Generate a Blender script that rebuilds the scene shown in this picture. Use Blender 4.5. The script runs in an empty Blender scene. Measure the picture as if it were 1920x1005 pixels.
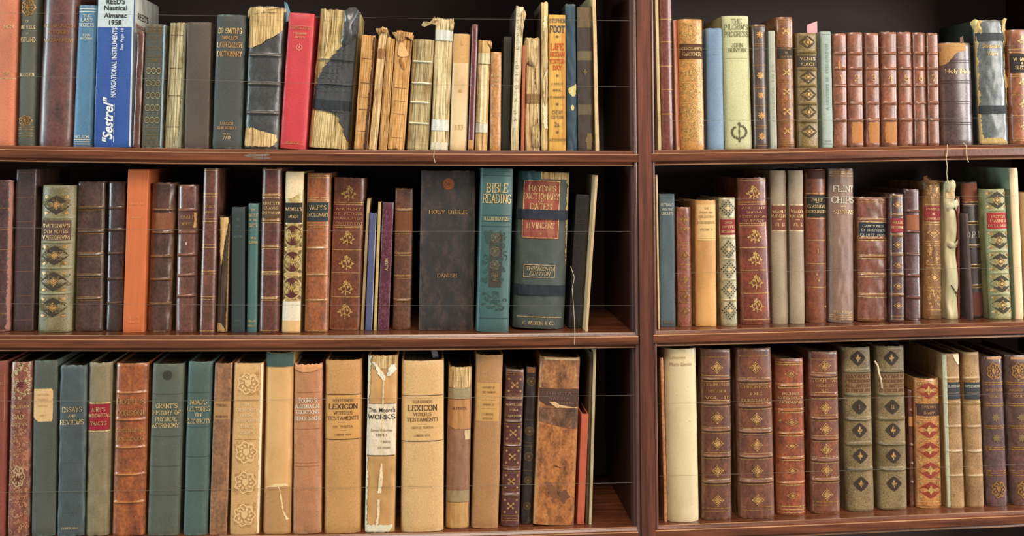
import bpy, bmesh, math, random
from mathutils import Vector, Matrix, noise
random.seed(7)
scene = bpy.context.scene
COL = scene.collection

# ------------------------------------------------------------------ camera
F = 2112.0; W0 = 1920.0; H0 = 1005.0
PPX, PPY = 960.0, 112.0
YAW = math.radians(4.1); PITCH = math.radians(4.8)
DIST = 1.575; CZ = 1.45
cam_d = bpy.data.cameras.new('camera'); cam = bpy.data.objects.new('camera', cam_d); COL.objects.link(cam)
cam.location = (0, -DIST, CZ)
cam.rotation_euler = (math.pi/2 + PITCH, 0, -YAW)
cam_d.sensor_width = 36; cam_d.lens = F/W0*36
cam_d.shift_x = 0; cam_d.shift_y = -(H0/2-PPY)/W0
cam_d.clip_start = .05
scene.camera = cam
_fw = Vector((math.sin(YAW)*math.cos(PITCH), math.cos(YAW)*math.cos(PITCH), math.sin(PITCH)))
_rt = Vector((math.cos(YAW), -math.sin(YAW), 0)); _up = _rt.cross(_fw)
def ray(px, py): return _fw + _rt*((px-PPX)/F) - _up*((py-PPY)/F)
def P(px, py, Y=0.0):
    d = ray(px, py); t = (Y+DIST)/d.y
    return Vector((t*d.x, Y, CZ+t*d.z))
def PZ(px, py, Z):
    d = ray(px, py); t = (Z-CZ)/d.z
    return Vector((t*d.x, t*d.y-DIST, Z))

# ------------------------------------------------------------------ world and lights
world = bpy.data.worlds.new('world'); scene.world = world; world.use_nodes = True
bg = world.node_tree.nodes['Background']; bg.inputs[0].default_value = (1.0, .93, .86, 1); bg.inputs[1].default_value = 0.22
def area(name, loc, target, sx, sy, power, col):
    l = bpy.data.lights.new(name, 'AREA'); l.shape = 'RECTANGLE'; l.size = sx; l.size_y = sy; l.energy = power; l.color = col
    o = bpy.data.objects.new(name, l); COL.objects.link(o); o.location = loc
    o.rotation_euler = (Vector(target)-Vector(loc)).to_track_quat('-Z', 'Y').to_euler()
    return o
area('right_window_light', (2.3, -1.9, 2.0), (.35, 0, 1.35), .9, 1.5, 60, (1, .94, .86))
area('right_side_window_light', (2.75, -.55, 1.55), (.5, 0, 1.4), .5, 1.3, 44, (.94, .97, 1))
area('left_side_window_light', (-2.5, -.55, 1.5), (-.45, 0, 1.35), .5, 1.3, 48, (.68, .92, 1))
area('ceiling_lamp_light', (.15, -1.5, 3.1), (.1, 0, 1.35), 1.0, .6, 46, (1, .88, .74))
scene.view_settings.view_transform = 'Standard'; scene.view_settings.look = 'None'
scene.view_settings.gamma = 1; scene.view_settings.use_curve_mapping = False
scene.view_settings.exposure = -0.06

# ------------------------------------------------------------------ materials
def lin(c):
    r = []; lu = (c[0]*.3+c[1]*.59+c[2]*.11)*.10
    for v, q in zip(c[:3], (.985, .975, .945)):
        v = (v*.90+lu)*q/255.0
        r.append(v/12.92 if v <= .04045 else ((v+.055)/1.055)**2.4)
    return (r[0], r[1], r[2], 1.0)
def mul(c, k): return tuple(max(0, min(255, v*k)) for v in c[:3])
def mixc(a, b, t): return tuple(x*(1-t)+y*t for x, y in zip(a, b))
class NT:
    def __init__(s, name):
        s.m = bpy.data.materials.new(name); s.m.use_nodes = True
        s.n = s.m.node_tree.nodes; s.l = s.m.node_tree.links; s.b = s.n['Principled BSDF']
        s.tc = s.n.new('ShaderNodeTexCoord')
    def noise(s, scale, detail=4, vec=(1,1,1), loc=(0,0,0), rough=.55):
        mp = s.n.new('ShaderNodeMapping'); mp.inputs['Scale'].default_value = vec; mp.inputs['Location'].default_value = loc
        s.l.new(s.tc.outputs['Object'], mp.inputs[0])
        t = s.n.new('ShaderNodeTexNoise'); t.inputs['Scale'].default_value = scale; t.inputs['Detail'].default_value = detail; t.inputs['Roughness'].default_value = rough
        s.l.new(mp.outputs[0], t.inputs[0]); return t.outputs[0]
    def ramp(s, fac, stops):
        r = s.n.new('ShaderNodeValToRGB'); e = r.color_ramp.elements
        while len(e) < len(stops): e.new(.5)
        for i, (p, c) in enumerate(stops):
            e[i].position = p; e[i].color = c if len(c) == 4 else (*c, 1)
        s.l.new(fac, r.inputs[0]); return r.outputs[0]
    def mix(s, fac, a, b, mode='MIX'):
        m = s.n.new('ShaderNodeMix'); m.data_type = 'RGBA'; m.blend_type = mode
        for i, v in ((0, fac), (6, a), (7, b)):
            if hasattr(v, 'links'): s.l.new(v, m.inputs[i])
            else: m.inputs[i].default_value = v
        return m.outputs[2]
    def math(s, op, a, b=None, clamp=False):
        m = s.n.new('ShaderNodeMath'); m.operation = op; m.use_clamp = clamp
        for i, v in enumerate((a, b)):
            if v is None: continue
            if hasattr(v, 'links'): s.l.new(v, m.inputs[i])
            else: m.inputs[i].default_value = v
        return m.outputs[0]
    def sep(s, out='Object'):
        x = s.n.new('ShaderNodeSeparateXYZ'); s.l.new(s.tc.outputs[out], x.inputs[0]); return x.outputs
    def bump(s, h, strength, dist=.001):
        b = s.n.new('ShaderNodeBump'); b.inputs['Strength'].default_value = strength; b.inputs['Distance'].default_value = dist
        s.l.new(h, b.inputs['Height']); s.l.new(b.outputs[0], s.b.inputs['Normal'])
    def set(s, col=None, rough=.5, spec=.5, metal=0):
        if col is not None:
            if hasattr(col, 'links'): s.l.new(col, s.b.inputs['Base Color'])
            else: s.b.inputs['Base Color'].default_value = col
        if hasattr(rough, 'links'): s.l.new(rough, s.b.inputs['Roughness'])
        else: s.b.inputs['Roughness'].default_value = rough
        s.b.inputs['Specular IOR Level'].default_value = spec
        s.b.inputs['Metallic'].default_value = metal
        return s.m

K = (0, 0, 0, 1); ONE = (1, 1, 1, 1)
def edge_wear(t, w, h, n, lo=.80, amt=1.0):
    """mask that is worn at the joints, head and tail of the spine"""
    sx = t.sep()
    ex = t.math('DIVIDE', t.math('ABSOLUTE', sx[0]), w/2)
    ez = t.math('DIVIDE', t.math('ABSOLUTE', t.math('SUBTRACT', sx[2], h/2)), h/2)
    a = t.math('MULTIPLY', t.math('SUBTRACT', ex, lo), 3.2, True)
    b = t.math('MULTIPLY', t.math('SUBTRACT', ez, .965), 22, True)
    e = t.math('MAXIMUM', a, b)
    k = t.math('MULTIPLY', t.math('SUBTRACT', n, .42), 5, True)
    e = t.math('MULTIPLY', t.math('MULTIPLY', e, k), amt, True)
    at = t.n.new('ShaderNodeAttribute'); at.attribute_name = 'rub'
    k2 = t.math('MULTIPLY', t.math('SUBTRACT', n, .25), 2.6, True)
    return t.math('MAXIMUM', e, t.math('MULTIPLY', t.math('MULTIPLY', at.outputs['Fac'], k2), .75))
def m_leather(c, w, h, seed, wear=.6, rough=.28, wc=None, mott=.55, c2=None):
    t = NT('leather'); L = (seed*1.7, seed*.9, seed*2.3)
    c = mul(c, .95)
    n1 = t.noise(60, 8, (1, 1, .55), L, .68); n2 = t.noise(300, 5, (1, 1, .8), L, .65)
    dark = lin(mul(c, .5)); mid = lin(c); light = lin(c2) if c2 else lin(mul(c, 1.4))
    col = t.ramp(n1, [(.33, dark), (.5, mid), (.68, light)])
    col = t.mix(1-mott, col, mid)
    sp = t.ramp(n2, [(.3, (.3,.28,.28)), (.47, (.95,.95,.95)), (.66, (1.55,1.48,1.4))])
    col = t.mix(.62, col, sp, 'MULTIPLY')
    wcx = lin(wc) if wc else lin(mixc(c, (205, 160, 110), .55))
    n3 = t.noise(120, 6, (1, 1, .35), L, .7)
    col = t.mix(edge_wear(t, w, h, n3, .78, wear), col, wcx)
    g = t.noise(900, 3); t.bump(g, .35, .0006)
    t.b.inputs['Coat Weight'].default_value = .45; t.b.inputs['Coat Roughness'].default_value = .2
    r = t.ramp(n1, [(.3, (rough+.12,)*3), (.7, (rough-.06,)*3)])
    return t.set(col, r, .62)
def m_cloth(c, w, h, seed, wear=.5, rough=.62, wc=None, mott=.3, c2=None):
    t = NT('book_cloth'); L = (seed*1.3, seed*.7, seed*2.9)
    n1 = t.noise(28, 5, (1, 1, .5), L); mid = lin(c)
    col = t.ramp(n1, [(.3, lin(mul(c, .72))), (.5, mid), (.7, lin(c2) if c2 else lin(mul(c, 1.18)))])
    col = t.mix(1-mott, col, mid)
    n2 = t.noise(1000, 2, (1, 1, 1), L)
    col = t.mix(.5, col, t.ramp(n2, [(.34, (.55,.55,.55)), (.6, (1.3,1.29,1.27))]), 'MULTIPLY')
    n3 = t.noise(150, 5, (1, 1, .4), L)
    col = t.mix(edge_wear(t, w, h, n3, .84, wear), col, lin(wc) if wc else lin(mixc(c, (190, 170, 140), .45)))
    wv = t.n.new('ShaderNodeTexWave'); wv.inputs['Scale'].default_value = 560; wv.inputs['Distortion'].default_value = 1.5; wv.bands_direction = 'DIAGONAL'
    t.l.new(t.tc.outputs['Object'], wv.inputs[0]); t.bump(t.math('ADD', wv.outputs[1], n2), .24, .0005)
    return t.set(col, rough, .45)
def m_vellum(c, w, h, seed, wear=.5, rough=.45, wc=None, mott=.6, c2=None):
    t = NT('vellum'); L = (seed*2.3, seed*.4, seed*1.1)
    n1 = t.noise(22, 5, (1, 1, .6), L)
    col = t.ramp(n1, [(.3, lin(mixc(mul(c, .8), (160, 110, 55), .35))), (.48, lin(c)), (.72, lin(c2) if c2 else lin(mul(c, 1.1)))])
    col = t.mix(1-mott, col, lin(c))
    n2 = t.noise(420, 5, (1, 1, 1), L)
    col = t.mix(.8, col, t.ramp(n2, [(.27, (.55,.48,.4)), (.36, (1,1,1))]), 'MULTIPLY')
    n3 = t.noise(90, 6, (1, 1, .5), L)
    col = t.mix(edge_wear(t, w, h, n3, .8, wear), col, lin(wc) if wc else lin(mul(c, .6)))
    t.bump(t.noise(260, 4), .3, .0008)
    return t.set(col, rough, .45)
def m_torn(c, w, h, seed, wear=.5, rough=.85, wc=None, mott=1, c2=None):
    t = NT('torn_spine_paper'); L = (seed*1.9, seed, seed*.37)
    n1 = t.noise(1, 7, (680, 140, 15), L, .7); n2 = t.noise(1, 5, (60, 60, 34), L)
    n4 = t.noise(1, 3, (50, 50, 420), L)
    c2 = c2 or mul(c, 1.3)
    col = t.ramp(n1, [(.30, lin(mixc(mul(c, .22), (70, 42, 20), .5))), (.40, lin(mul(c, .74))), (.48, lin(c)), (.60, lin(mul(c2, 1.06)))])
    col = t.mix(.85, col, t.ramp(n2, [(.32, (.66,.54,.4)), (.44, (1,.97,.92)), (.65, (1.2,1.18,1.14))]), 'MULTIPLY')
    col = t.mix(.22, col, t.ramp(n4, [(.33, (.45,.36,.27)), (.45, (1,1,1))]), 'MULTIPLY')
    t.bump(n1, .9, .0015)
    return t.set(col, rough, .2)
def m_speck(c, w, h, seed, wear=.5, rough=.4, wc=None, mott=1, c2=None):
    """gilt and dark mottled calf"""
    t = NT('mottled_calf'); L = (seed*1.9, seed, seed*.37)
    c = mul(c, .90)
    n1 = t.noise(760, 5, (1, 1, 1), L, .65); n2 = t.noise(40, 4, (1, 1, .6), L)
    c2 = c2 or mul(c, .4)
    col = t.ramp(n1, [(.36, lin(c2)), (.47, lin(c)), (.68, lin(mul(c, 1.25)))])
    col = t.mix(.6, col, t.ramp(n2, [(.34, (.36,.33,.3)), (.58, (1.08,1.08,1.08))]), 'MULTIPLY')
    n3 = t.noise(110, 6, (1, 1, .4), L)
    col = t.mix(edge_wear(t, w, h, n3, .8, wear), col, lin(wc) if wc else lin(mul(c, .5)))
    t.bump(n1, .45, .0007)
    return t.set(col, rough, .5)
def m_board(c, w, h, seed, wear=0, rough=.8, wc=None, mott=.5, c2=None):
    t = NT('paper_board'); L = (seed, seed*.5, seed*1.3)
    n1 = t.noise(1, 5, (700, 60, 26), L); n2 = t.noise(1, 4, (50, 50, 50), L)
    col = t.ramp(n1, [(.3, lin(mul(c, .66))), (.5, lin(c)), (.7, lin(mul(c, 1.15)))])
    col = t.mix(1-mott, col, lin(c)); col = t.mix(mott, col, t.ramp(n2, [(.32, (.7,.62,.5)), (.55, (1,1,1))]), 'MULTIPLY')
    t.bump(t.noise(900, 3), .25, .0005)
    return t.set(col, rough, .35)
MK = dict(L=m_leather, C=m_cloth, V=m_vellum, X=m_torn, S=m_speck, B=m_board)
def m_pages(dark=.8):
    t = NT('page_edges'); n1 = t.noise(1, 3, (1400, 25, 25))
    return t.set(t.ramp(n1, [(.3, lin((70, 55, 38))), (.6, lin((150, 128, 96)))]), .9, .1)
PAGES = m_pages()
GC = {}
PALETTE = dict(g=(200,150,86), pg=(226,190,128), dg=(168,118,56), yg=(208,164,92), w=(222,218,200), k=(34,30,30), br=(84,52,34),
    sil=(196,190,172), red=(168,40,36), nav=(44,50,66), ol=(92,92,62), cr=(224,196,150), gk=(120,96,60), dk=(52,42,36), bl=(170,195,215))
def ink(c):
    """flat ink, gilt, paper and tape colours of the decorations"""
    rgb = PALETTE[c] if isinstance(c, str) else c
    key = (rgb, c in ('g','pg','dg','yg'))
    if key in GC: return GC[key]
    gilt = key[1]
    t = NT('gilt' if gilt else 'ink_or_paper'); n = t.noise(380, 4)
    k = (.30, .52) if gilt else (.3, .45)
    col = t.ramp(n, [(k[0], lin(mul(rgb, .48 if gilt else .9))), (k[1], lin(rgb)), (.75, lin(mul(rgb, 1.12 if gilt else 1.03)))])
    GC[key] = t.set(col, .38 if gilt else .7, .5 if gilt else .25, .25 if gilt else 0)
    return GC[key]

# ------------------------------------------------------------------ object helpers
def mesh_obj(name, verts, faces, mat, parent=None, smooth=True, mats=None, fm=None):
    me = bpy.data.meshes.new(name); me.from_pydata([tuple(v) for v in verts], [], faces)
    for m in (mats or [mat]): me.materials.append(m)
    if fm:
        me.polygons.foreach_set('material_index', fm)
    if smooth: me.polygons.foreach_set('use_smooth', [True]*len(me.polygons))
    me.update()
    o = bpy.data.objects.new(name, me); COL.objects.link(o)
    if parent: o.parent = parent
    return o
def tag(o, label=None, cat=None, group=None, kind=None):
    if label: o['label'] = label
    if cat: o['category'] = cat
    if group: o['group'] = group
    if kind: o['kind'] = kind
    return o

# ------------------------------------------------------------------ serif letter strokes
GL = {'A':("0,0 2,6 4,0|.8,2 3.2,2",4),'B':("0,0 0,6 2.6,6 3.6,5.3 3.6,3.8 2.6,3.1 0,3.1|2.6,3.1 4,2.3 4,.8 2.8,0 0,0",4),
'C':("4,4.8 3,6 1.3,6 0,4.5 0,1.5 1.3,0 3,0 4,1.2",4),'D':("0,0 0,6 2.4,6 4,4.5 4,1.5 2.4,0 0,0",4),
'E':("3.6,5 3.6,6 0,6 0,0 3.8,0 3.8,1|0,3.1 2.6,3.1",3.8),'F':("3.6,5 3.6,6 0,6 0,0|0,3.1 2.6,3.1",3.6),
'G':("4,4.8 3,6 1.3,6 0,4.5 0,1.5 1.3,0 3,0 4,.8 4,2.6 2.6,2.6",4),'H':("0,0 0,6|4,0 4,6|0,3.1 4,3.1",4),'I':("1,0 1,6",2),
'J':("2.4,6 2.4,1.2 1.4,0 .2,.6",2.8),'K':("0,0 0,6|3.8,6 0,2.6|1.4,3.6 4,0",4),'L':("0,6 0,0 3.6,0 3.6,1",3.6),
'M':("0,0 .4,6 2.5,.8 4.6,6 5,0",5),'N':("0,0 0,6 4,0 4,6",4),'O':("1.4,0 0,1.5 0,4.5 1.4,6 2.6,6 4,4.5 4,1.5 2.6,0 1.4,0",4),
'P':("0,0 0,6 2.8,6 3.8,5.2 3.8,3.6 2.8,2.8 0,2.8",3.8),'Q':("1.4,0 0,1.5 0,4.5 1.4,6 2.6,6 4,4.5 4,1.5 2.6,0 1.4,0|2.4,1.4 4,-.8",4),
'R':("0,0 0,6 2.8,6 3.8,5.2 3.8,3.8 2.8,3 0,3|2,3 4,0",4),'S':("3.8,4.9 2.8,6 1.2,6 .1,5 .3,3.8 3.6,2.4 3.9,1.1 2.8,0 1.1,0 0,1.1",4),
'T':("2,0 2,6|0,5 0,6 4,6 4,5",4),'U':("0,6 0,1.4 1.2,0 2.8,0 4,1.4 4,6",4),'V':("0,6 2,0 4,6",4),'W':("0,6 1.4,0 2.8,5 4.2,0 5.6,6",5.6),
'X':("0,0 4,6|0,6 4,0",4),'Y':("0,6 2,3 4,6|2,3 2,0",4),'Z':("0,5 0,6 4,6 0,0 4,0 4,1",4),
'0':("1.4,0 0,1.5 0,4.5 1.4,6 2.6,6 4,4.5 4,1.5 2.6,0 1.4,0",4),'1':("1,5 2,6 2,0",3),'2':("0,4.6 1,6 2.8,6 3.8,4.8 3.4,3.2 0,0 4,0 4,.8",4),
'3':("0,5.2 1.2,6 2.8,6 3.6,4.8 2.6,3.3 1.4,3.2|2.6,3.3 4,2 3.6,.6 2,0 0,.8",4),'4':("3,0 3,6 0,2 4.2,2",4.2),
'5':("3.6,6 .6,6 .4,3.4 2.6,3.6 4,2.2 3.4,.5 1.6,0 0,.8",4),'6':("3.6,5.6 1.6,5.4 .2,3 .4,1 1.6,0 3.2,.4 3.8,1.8 3,3.2 1.4,3.3 .3,2.4",4),
'7':("0,5.2 0,6 4,6 1.4,0",4),'8':("2,3.2 .5,4.3 .8,5.6 2,6 3.2,5.6 3.5,4.3 2,3.2 .2,2 .4,.5 2,0 3.6,.5 3.8,2 2,3.2",4),'9':("3.7,3.5 2.6,2.6 1,2.8 .2,4.2 .8,5.6 2.4,6 3.7,5 3.6,2 2.4,.2 .6,.4",4),
'&':("4,0 .8,4.4 1,5.6 2,6 2.9,5.2 2.4,4 .4,2.2 .2,.9 1.4,0 2.8,.5 4,2.6",4.2),'.':(".2,0 .6,0",1),',':(".6,.4 .1,-1",1),"'":(".5,6 .3,4.6",1),'-':("0,2.8 2,2.8",2),
'/':("0,-.4 2.6,6.4",2.8),'"':(".2,6 .2,4.6|1.2,6 1.2,4.6",1.6),' ':("",2.2)}
def stroke_polys(pts, w0, w1=None, out=None):
    """quads along a polyline; thick on upright strokes (w0), thin on level ones (w1)"""
    w1 = w0 if w1 is None else w1
    out = [] if out is None else out
    for (x0, y0), (x1, y1) in zip(pts[:-1], pts[1:]):
        dx, dy = x1-x0, y1-y0; l = math.hypot(dx, dy)
        if l < 1e-9: continue
        ax, ay = dx/l, dy/l; w = w1+(w0-w1)*abs(ay); e = w*.35
        nx, ny = -ay*w/2, ax*w/2
        x0e, y0e, x1e, y1e = x0-ax*e, y0-ay*e, x1+ax*e, y1+ay*e
        out.append([(x0e+nx, y0e+ny), (x0e-nx, y0e-ny), (x1e-nx, y1e-ny), (x1e+nx, y1e+ny)])
    return out
def serif_text(s, bold=1.0, serif=True):
    polys = []; x = 0
    for ch in s.upper():
        g, adv = GL.get(ch, GL[' '])
        if g:
            for part in g.split('|'):
                pts = [tuple(float(v) for v in q.split(',')) for q in part.split()]
                stroke_polys([(x+a, b) for a, b in pts], .88*bold, .42*bold, polys)
                if serif and ch.isalnum():
                    for (a, b), (a2, b2) in ((pts[0], pts[1]), (pts[-1], pts[-2])):
                        if abs(b2-b) > 1.2 and (abs(b) < .01 or abs(b-6) < .01):
                            polys.append([(x+a-1, b-.22), (x+a+1, b-.22), (x+a+1, b+.22), (x+a-1, b+.22)])
        x += adv+1.5
    return polys, max(x-1.5, 1)
def plain_text(s, shear=0, bold=0.0):
    cu = bpy.data.curves.new('lettering', 'FONT'); cu.body = s; cu.size = 8.3; cu.resolution_u = 3; cu.shear = shear; cu.offset = bold
    o = bpy.data.objects.new('lettering', cu); COL.objects.link(o)
    me = o.to_mesh()
    polys = [[(me.vertices[i].co.x, me.vertices[i].co.y) for i in p.vertices] for p in me.polygons]
    o.to_mesh_clear(); bpy.data.objects.remove(o); bpy.data.curves.remove(cu)
    xs = [q[0] for p in polys for q in p] or [0, 1]
    x0, x1 = min(xs), max(xs)
    return [[(a-x0, b) for a, b in p] for p in polys], x1-x0

# ------------------------------------------------------------------ ornaments, drawn in a unit square about 0,0
def circ(cx, cy, r, n=14, ry=None): return [(cx+r*math.cos(2*math.pi*i/n), cy+(ry or r)*math.sin(2*math.pi*i/n)) for i in range(n)]
def leaf(x, y, a, l, w):
    c, s = math.cos(a), math.sin(a); L = [(0,0),(l*.3,w),(l*.7,w*.7),(l,0),(l*.7,-w*.7),(l*.3,-w)]
    return [(x+c*p-s*q, y+s*p+c*q) for p, q in L]
def ring(r, w, n=20, cx=0, cy=0):
    return stroke_polys(circ(cx, cy, r, n)+[circ(cx, cy, r, n)[0]], w)
def orn(kind, rs):
    o = []
    if kind == 'flower8':
        for i in range(8): o.append(leaf(0, 0, i*math.pi/4, .5, .13))
    elif kind == 'star':
        for i in range(4): o.append(leaf(0, 0, i*math.pi/2, .5, .12))
        for i in range(4): o.append(leaf(0, 0, i*math.pi/2+math.pi/4, .3, .09))
        o.append(circ(0, 0, .09))
    elif kind == 'cross':
        for a in (40, 140, 220, 320):
            a = math.radians(a); o += stroke_polys([(0,0),(.36*math.cos(a),.36*math.sin(a))], .11)
            for d in (-.5, 0, .5): o.append(leaf(.26*math.cos(a), .26*math.sin(a), a+d, .26, .07))
        o.append(circ(0, 0, .11))
    elif kind == 'spray':
        o += stroke_polys([(0,-.5),(.02,-.2),(-.06,.1),(0,.3)], .06)
        for i in range(6): o.append(leaf(-.02, .28, i*math.pi/3+.3, .2, .07))
        o.append(circ(-.02, .28, .06, 8))
        o += stroke_polys([(0,-.28),(.2,-.3),(.36,-.14),(.36,.06),(.26,.16)], .06)
        o += stroke_polys([(0,-.2),(-.2,-.26),(-.36,-.1)], .06)
        for x, y, a in ((.1,-.05,.6),(.28,.14,2.2),(-.1,.0,2.6),(-.3,-.1,1.9),(.2,-.3,-.5),(-.15,-.28,3.6),(-.05,.08,3.0),(.05,.05,.2),(.34,-.1,0),(-.36,-.1,3.2)):
            o.append(leaf(x, y, a, .2, .07))
    elif kind == 'fleuron':
        for i in range(4):
            a = i*math.pi/2; o.append(leaf(0, 0, a, .34, .1)); o.append(circ(.42*math.cos(a), .42*math.sin(a), .07, 8))
            b = a+math.pi/4; o.append(leaf(.05*math.cos(b), .05*math.sin(b), b, .32, .06))
            for d in (-.35, .35): o.append(circ(.33*math.cos(a+d), .33*math.sin(a+d), .055, 7))
    elif kind == 'lozenge':
        o += stroke_polys([(-.5,0),(-.2,.25),(0,.42),(.2,.25),(.5,0),(.2,-.25),(0,-.42),(-.2,-.25),(-.5,0)], .06)
        for i in range(4): o.append(leaf(0, 0, i*math.pi/2, .27, .09))
        for i in range(4): o.append(circ(.17*math.cos(i*1.571+.785), .17*math.sin(i*1.571+.785), .045, 7))
    elif kind == 'dark':       # a solid scalloped lozenge
        q = []
        for i in range(40):
            a = 2*math.pi*i/40; r = .5/(abs(math.cos(a))**1.2+abs(math.sin(a))**1.2)**(1/1.2)*(1+.035*math.cos(20*a)); q.append((r*math.cos(a), r*math.sin(a)))
        o += [[(0,0), q[i], q[(i+1) % 40]] for i in range(40)]
    elif kind == 'disc':
        q = circ(0, 0, .5, 24); o += [[(0,0), q[i], q[(i+1) % 24]] for i in range(24)]
    elif kind == 'ring':
        o += ring(.45, .07); o += ring(.3, .04)
        for i in range(5): o.append(leaf(0, 0, i*1.257, .24, .07))
    elif kind == 'wreath':
        for i in range(14):
            a = math.radians(-60+i*300/13)-math.pi/2+math.radians(30)
            a = math.radians(115+ i*310/13)
            o.append(leaf(.34*math.cos(a), .28*math.sin(a), a+1.3, .2, .06))
        o += stroke_polys([(0,.5),(0,-.5)], .05); o.append(circ(0, .42, .08, 8)); o.append(leaf(0,-.3,-1.57,.24,.08)); o.append(leaf(0,.2,-1.57,.4,.05))
    elif kind == 'fleur':
        o.append(leaf(0, -.1, 1.57, .55, .14)); o.append(leaf(0, -.1, .5, .4, .1)); o.append(leaf(0, -.1, 2.64, .4, .1)); o.append(leaf(0,-.1,-1.57,.35,.08))
        o += stroke_polys([(-.22,-.12),(.22,-.12)], .06)
    elif kind == 'scroll':
        for i in range(26):
            cx, cy = rs.uniform(-.44, .44), rs.uniform(-.44, .44); r = rs.uniform(.05, .11); a0 = rs.uniform(0, 6.3); n = 7
            o += stroke_polys([(cx+r*(1-.08*j)*math.cos(a0+j*.6), cy+r*(1-.08*j)*math.sin(a0+j*.6)) for j in range(n)], .035)
            if i % 2: o.append(leaf(cx, cy, a0, .12, .04))
    elif kind == 'diamond':
        o += stroke_polys([(-.46,0),(0,.48),(.46,0),(0,-.48),(-.46,0)], .06); o += stroke_polys([(-.34,0),(0,.35),(.34,0),(0,-.35),(-.34,0)], .025)
        for i in range(8): o.append(leaf(0, 0, i*math.pi/4, .2, .055))
    elif kind == 'lattice':    # dotted diamond of little squares
        for i in range(-4, 5):
            for j in range(-4, 5):
                if abs(i)+abs(j) <= 4 and (i+j) % 2 == 0:
                    x, y = i*.115, j*.115; o.append([(x-.06,y),(x,y-.06),(x+.06,y),(x,y+.06)])
    elif kind == 'arms':       # scalloped cartouche with leaves and a small shield
        q = [((.44+.05*math.cos(7*t_))*math.cos(t_), (.46+.05*math.cos(7*t_))*math.sin(t_)) for t_ in [2*math.pi*i/42 for i in range(43)]]
        o += stroke_polys(q, .07)
        o.append([(-.14,.18),(-.14,-.04),(0,-.2),(.14,-.04),(.14,.18)])
        for i in range(10):
            t_ = i*.628+.3; o.append(leaf(.2*math.cos(t_), .22*math.sin(t_), t_+.8, .2, .06))
        for sx in (-1, 1): o += stroke_polys([(sx*.1,-.3),(sx*.3,-.36),(sx*.36,-.2)], .05)+stroke_polys([(sx*.1,.34),(sx*.26,.36),(sx*.34,.2)], .05)
    elif kind == 'corners':
        for sx in (-1, 1):
            for sy in (-1, 1):
                for d in (.4, .8, 1.2): o.append(leaf(sx*.5, sy*.5, math.atan2(-sy, -sx)+(d-.8)*.9, .2, .045))
    elif kind == 'dot': o.append(circ(0, 0, .5, 12))
    return o
# ------------------------------------------------------------------ shelf heights (front edges measured along the bookcase)
LIP = {0: ([(-160,-96),(0,-85),(650,-72),(1197,-68)], [(1222,-68),(1780,-74),(2080,-79)]),
       1: ([(-160,276.5),(0,279.8),(325,285),(650,287.8),(900,289),(1197,289.4)], [(1222,288.4),(1500,284.5),(1780,278.8),(1920,276.8),(2080,274.5)]),
       2: ([(-160,636),(0,636.5),(325,637.4),(650,636.6),(900,634.6),(1197,631)], [(1222,628.7),(1500,622),(1780,614.5),(1920,611),(2080,607)]),
       3: ([(-160,1022),(0,1020),(325,1017),(650,1012.5),(900,1007.5),(1197,998)], [(1222,996),(1500,985.5),(1780,973),(1920,967.3),(2080,961)])}
STEP = .0048
def lip_pts(row, side): return [P(x, y, 0) for x, y in LIP[row][side]]
def surf_z(row, X):
    for side in (0, 1):
        pts = lip_pts(row, side)
        if X <= pts[-1].x or side == 1:
            for a, b_ in zip(pts[:-1], pts[1:]):
                if X <= b_.x or b_ is pts[-1]:
                    t = (X-a.x)/(b_.x-a.x); return a.z+(b_.z-a.z)*t+STEP
SEC = {(1,0):'books on the top left shelf', (1,1):'books on the top right shelf', (2,0):'books on the middle left shelf', (2,1):'books on the middle right shelf', (3,0):'books on the bottom left shelf', (3,1):'books on the bottom right shelf'}

# feature shorthands, all y in photo rows, u across the spine from -1 to 1
def T(y, s, h, c='g', w=None, f='s', dx=0, b=1.0): return ('T', y, s, h, c, w, f, dx, b)
def Lb(y0, y1, c, u0=-.93, u1=.93, n='title_label'): return ('P', n, c, [(y0, u0, u1), (y1, u0, u1)], 0, .0004)
def G(ys, c='g', th=1.3, u=.97): return ('G', ys, c, th, u)
def O(k, ys, s, c='g', sy=None, dx=0): return ('O', k, ys, s, c, sy, dx)
def V(s, y0, y1, h, c, up=True, dx=0, f='s', b=1.0): return ('V', s, y0, y1, h, c, up, dx, f, b)
def Pt(n, c, rows, j=.04, off=.0006): return ('P', n, c, rows, j, off)
def GB(ys, c='g', d=4.5, th=1.2): return ('G', [y+e for y in ys for e in (-d, d)], c, th, .97)

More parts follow.
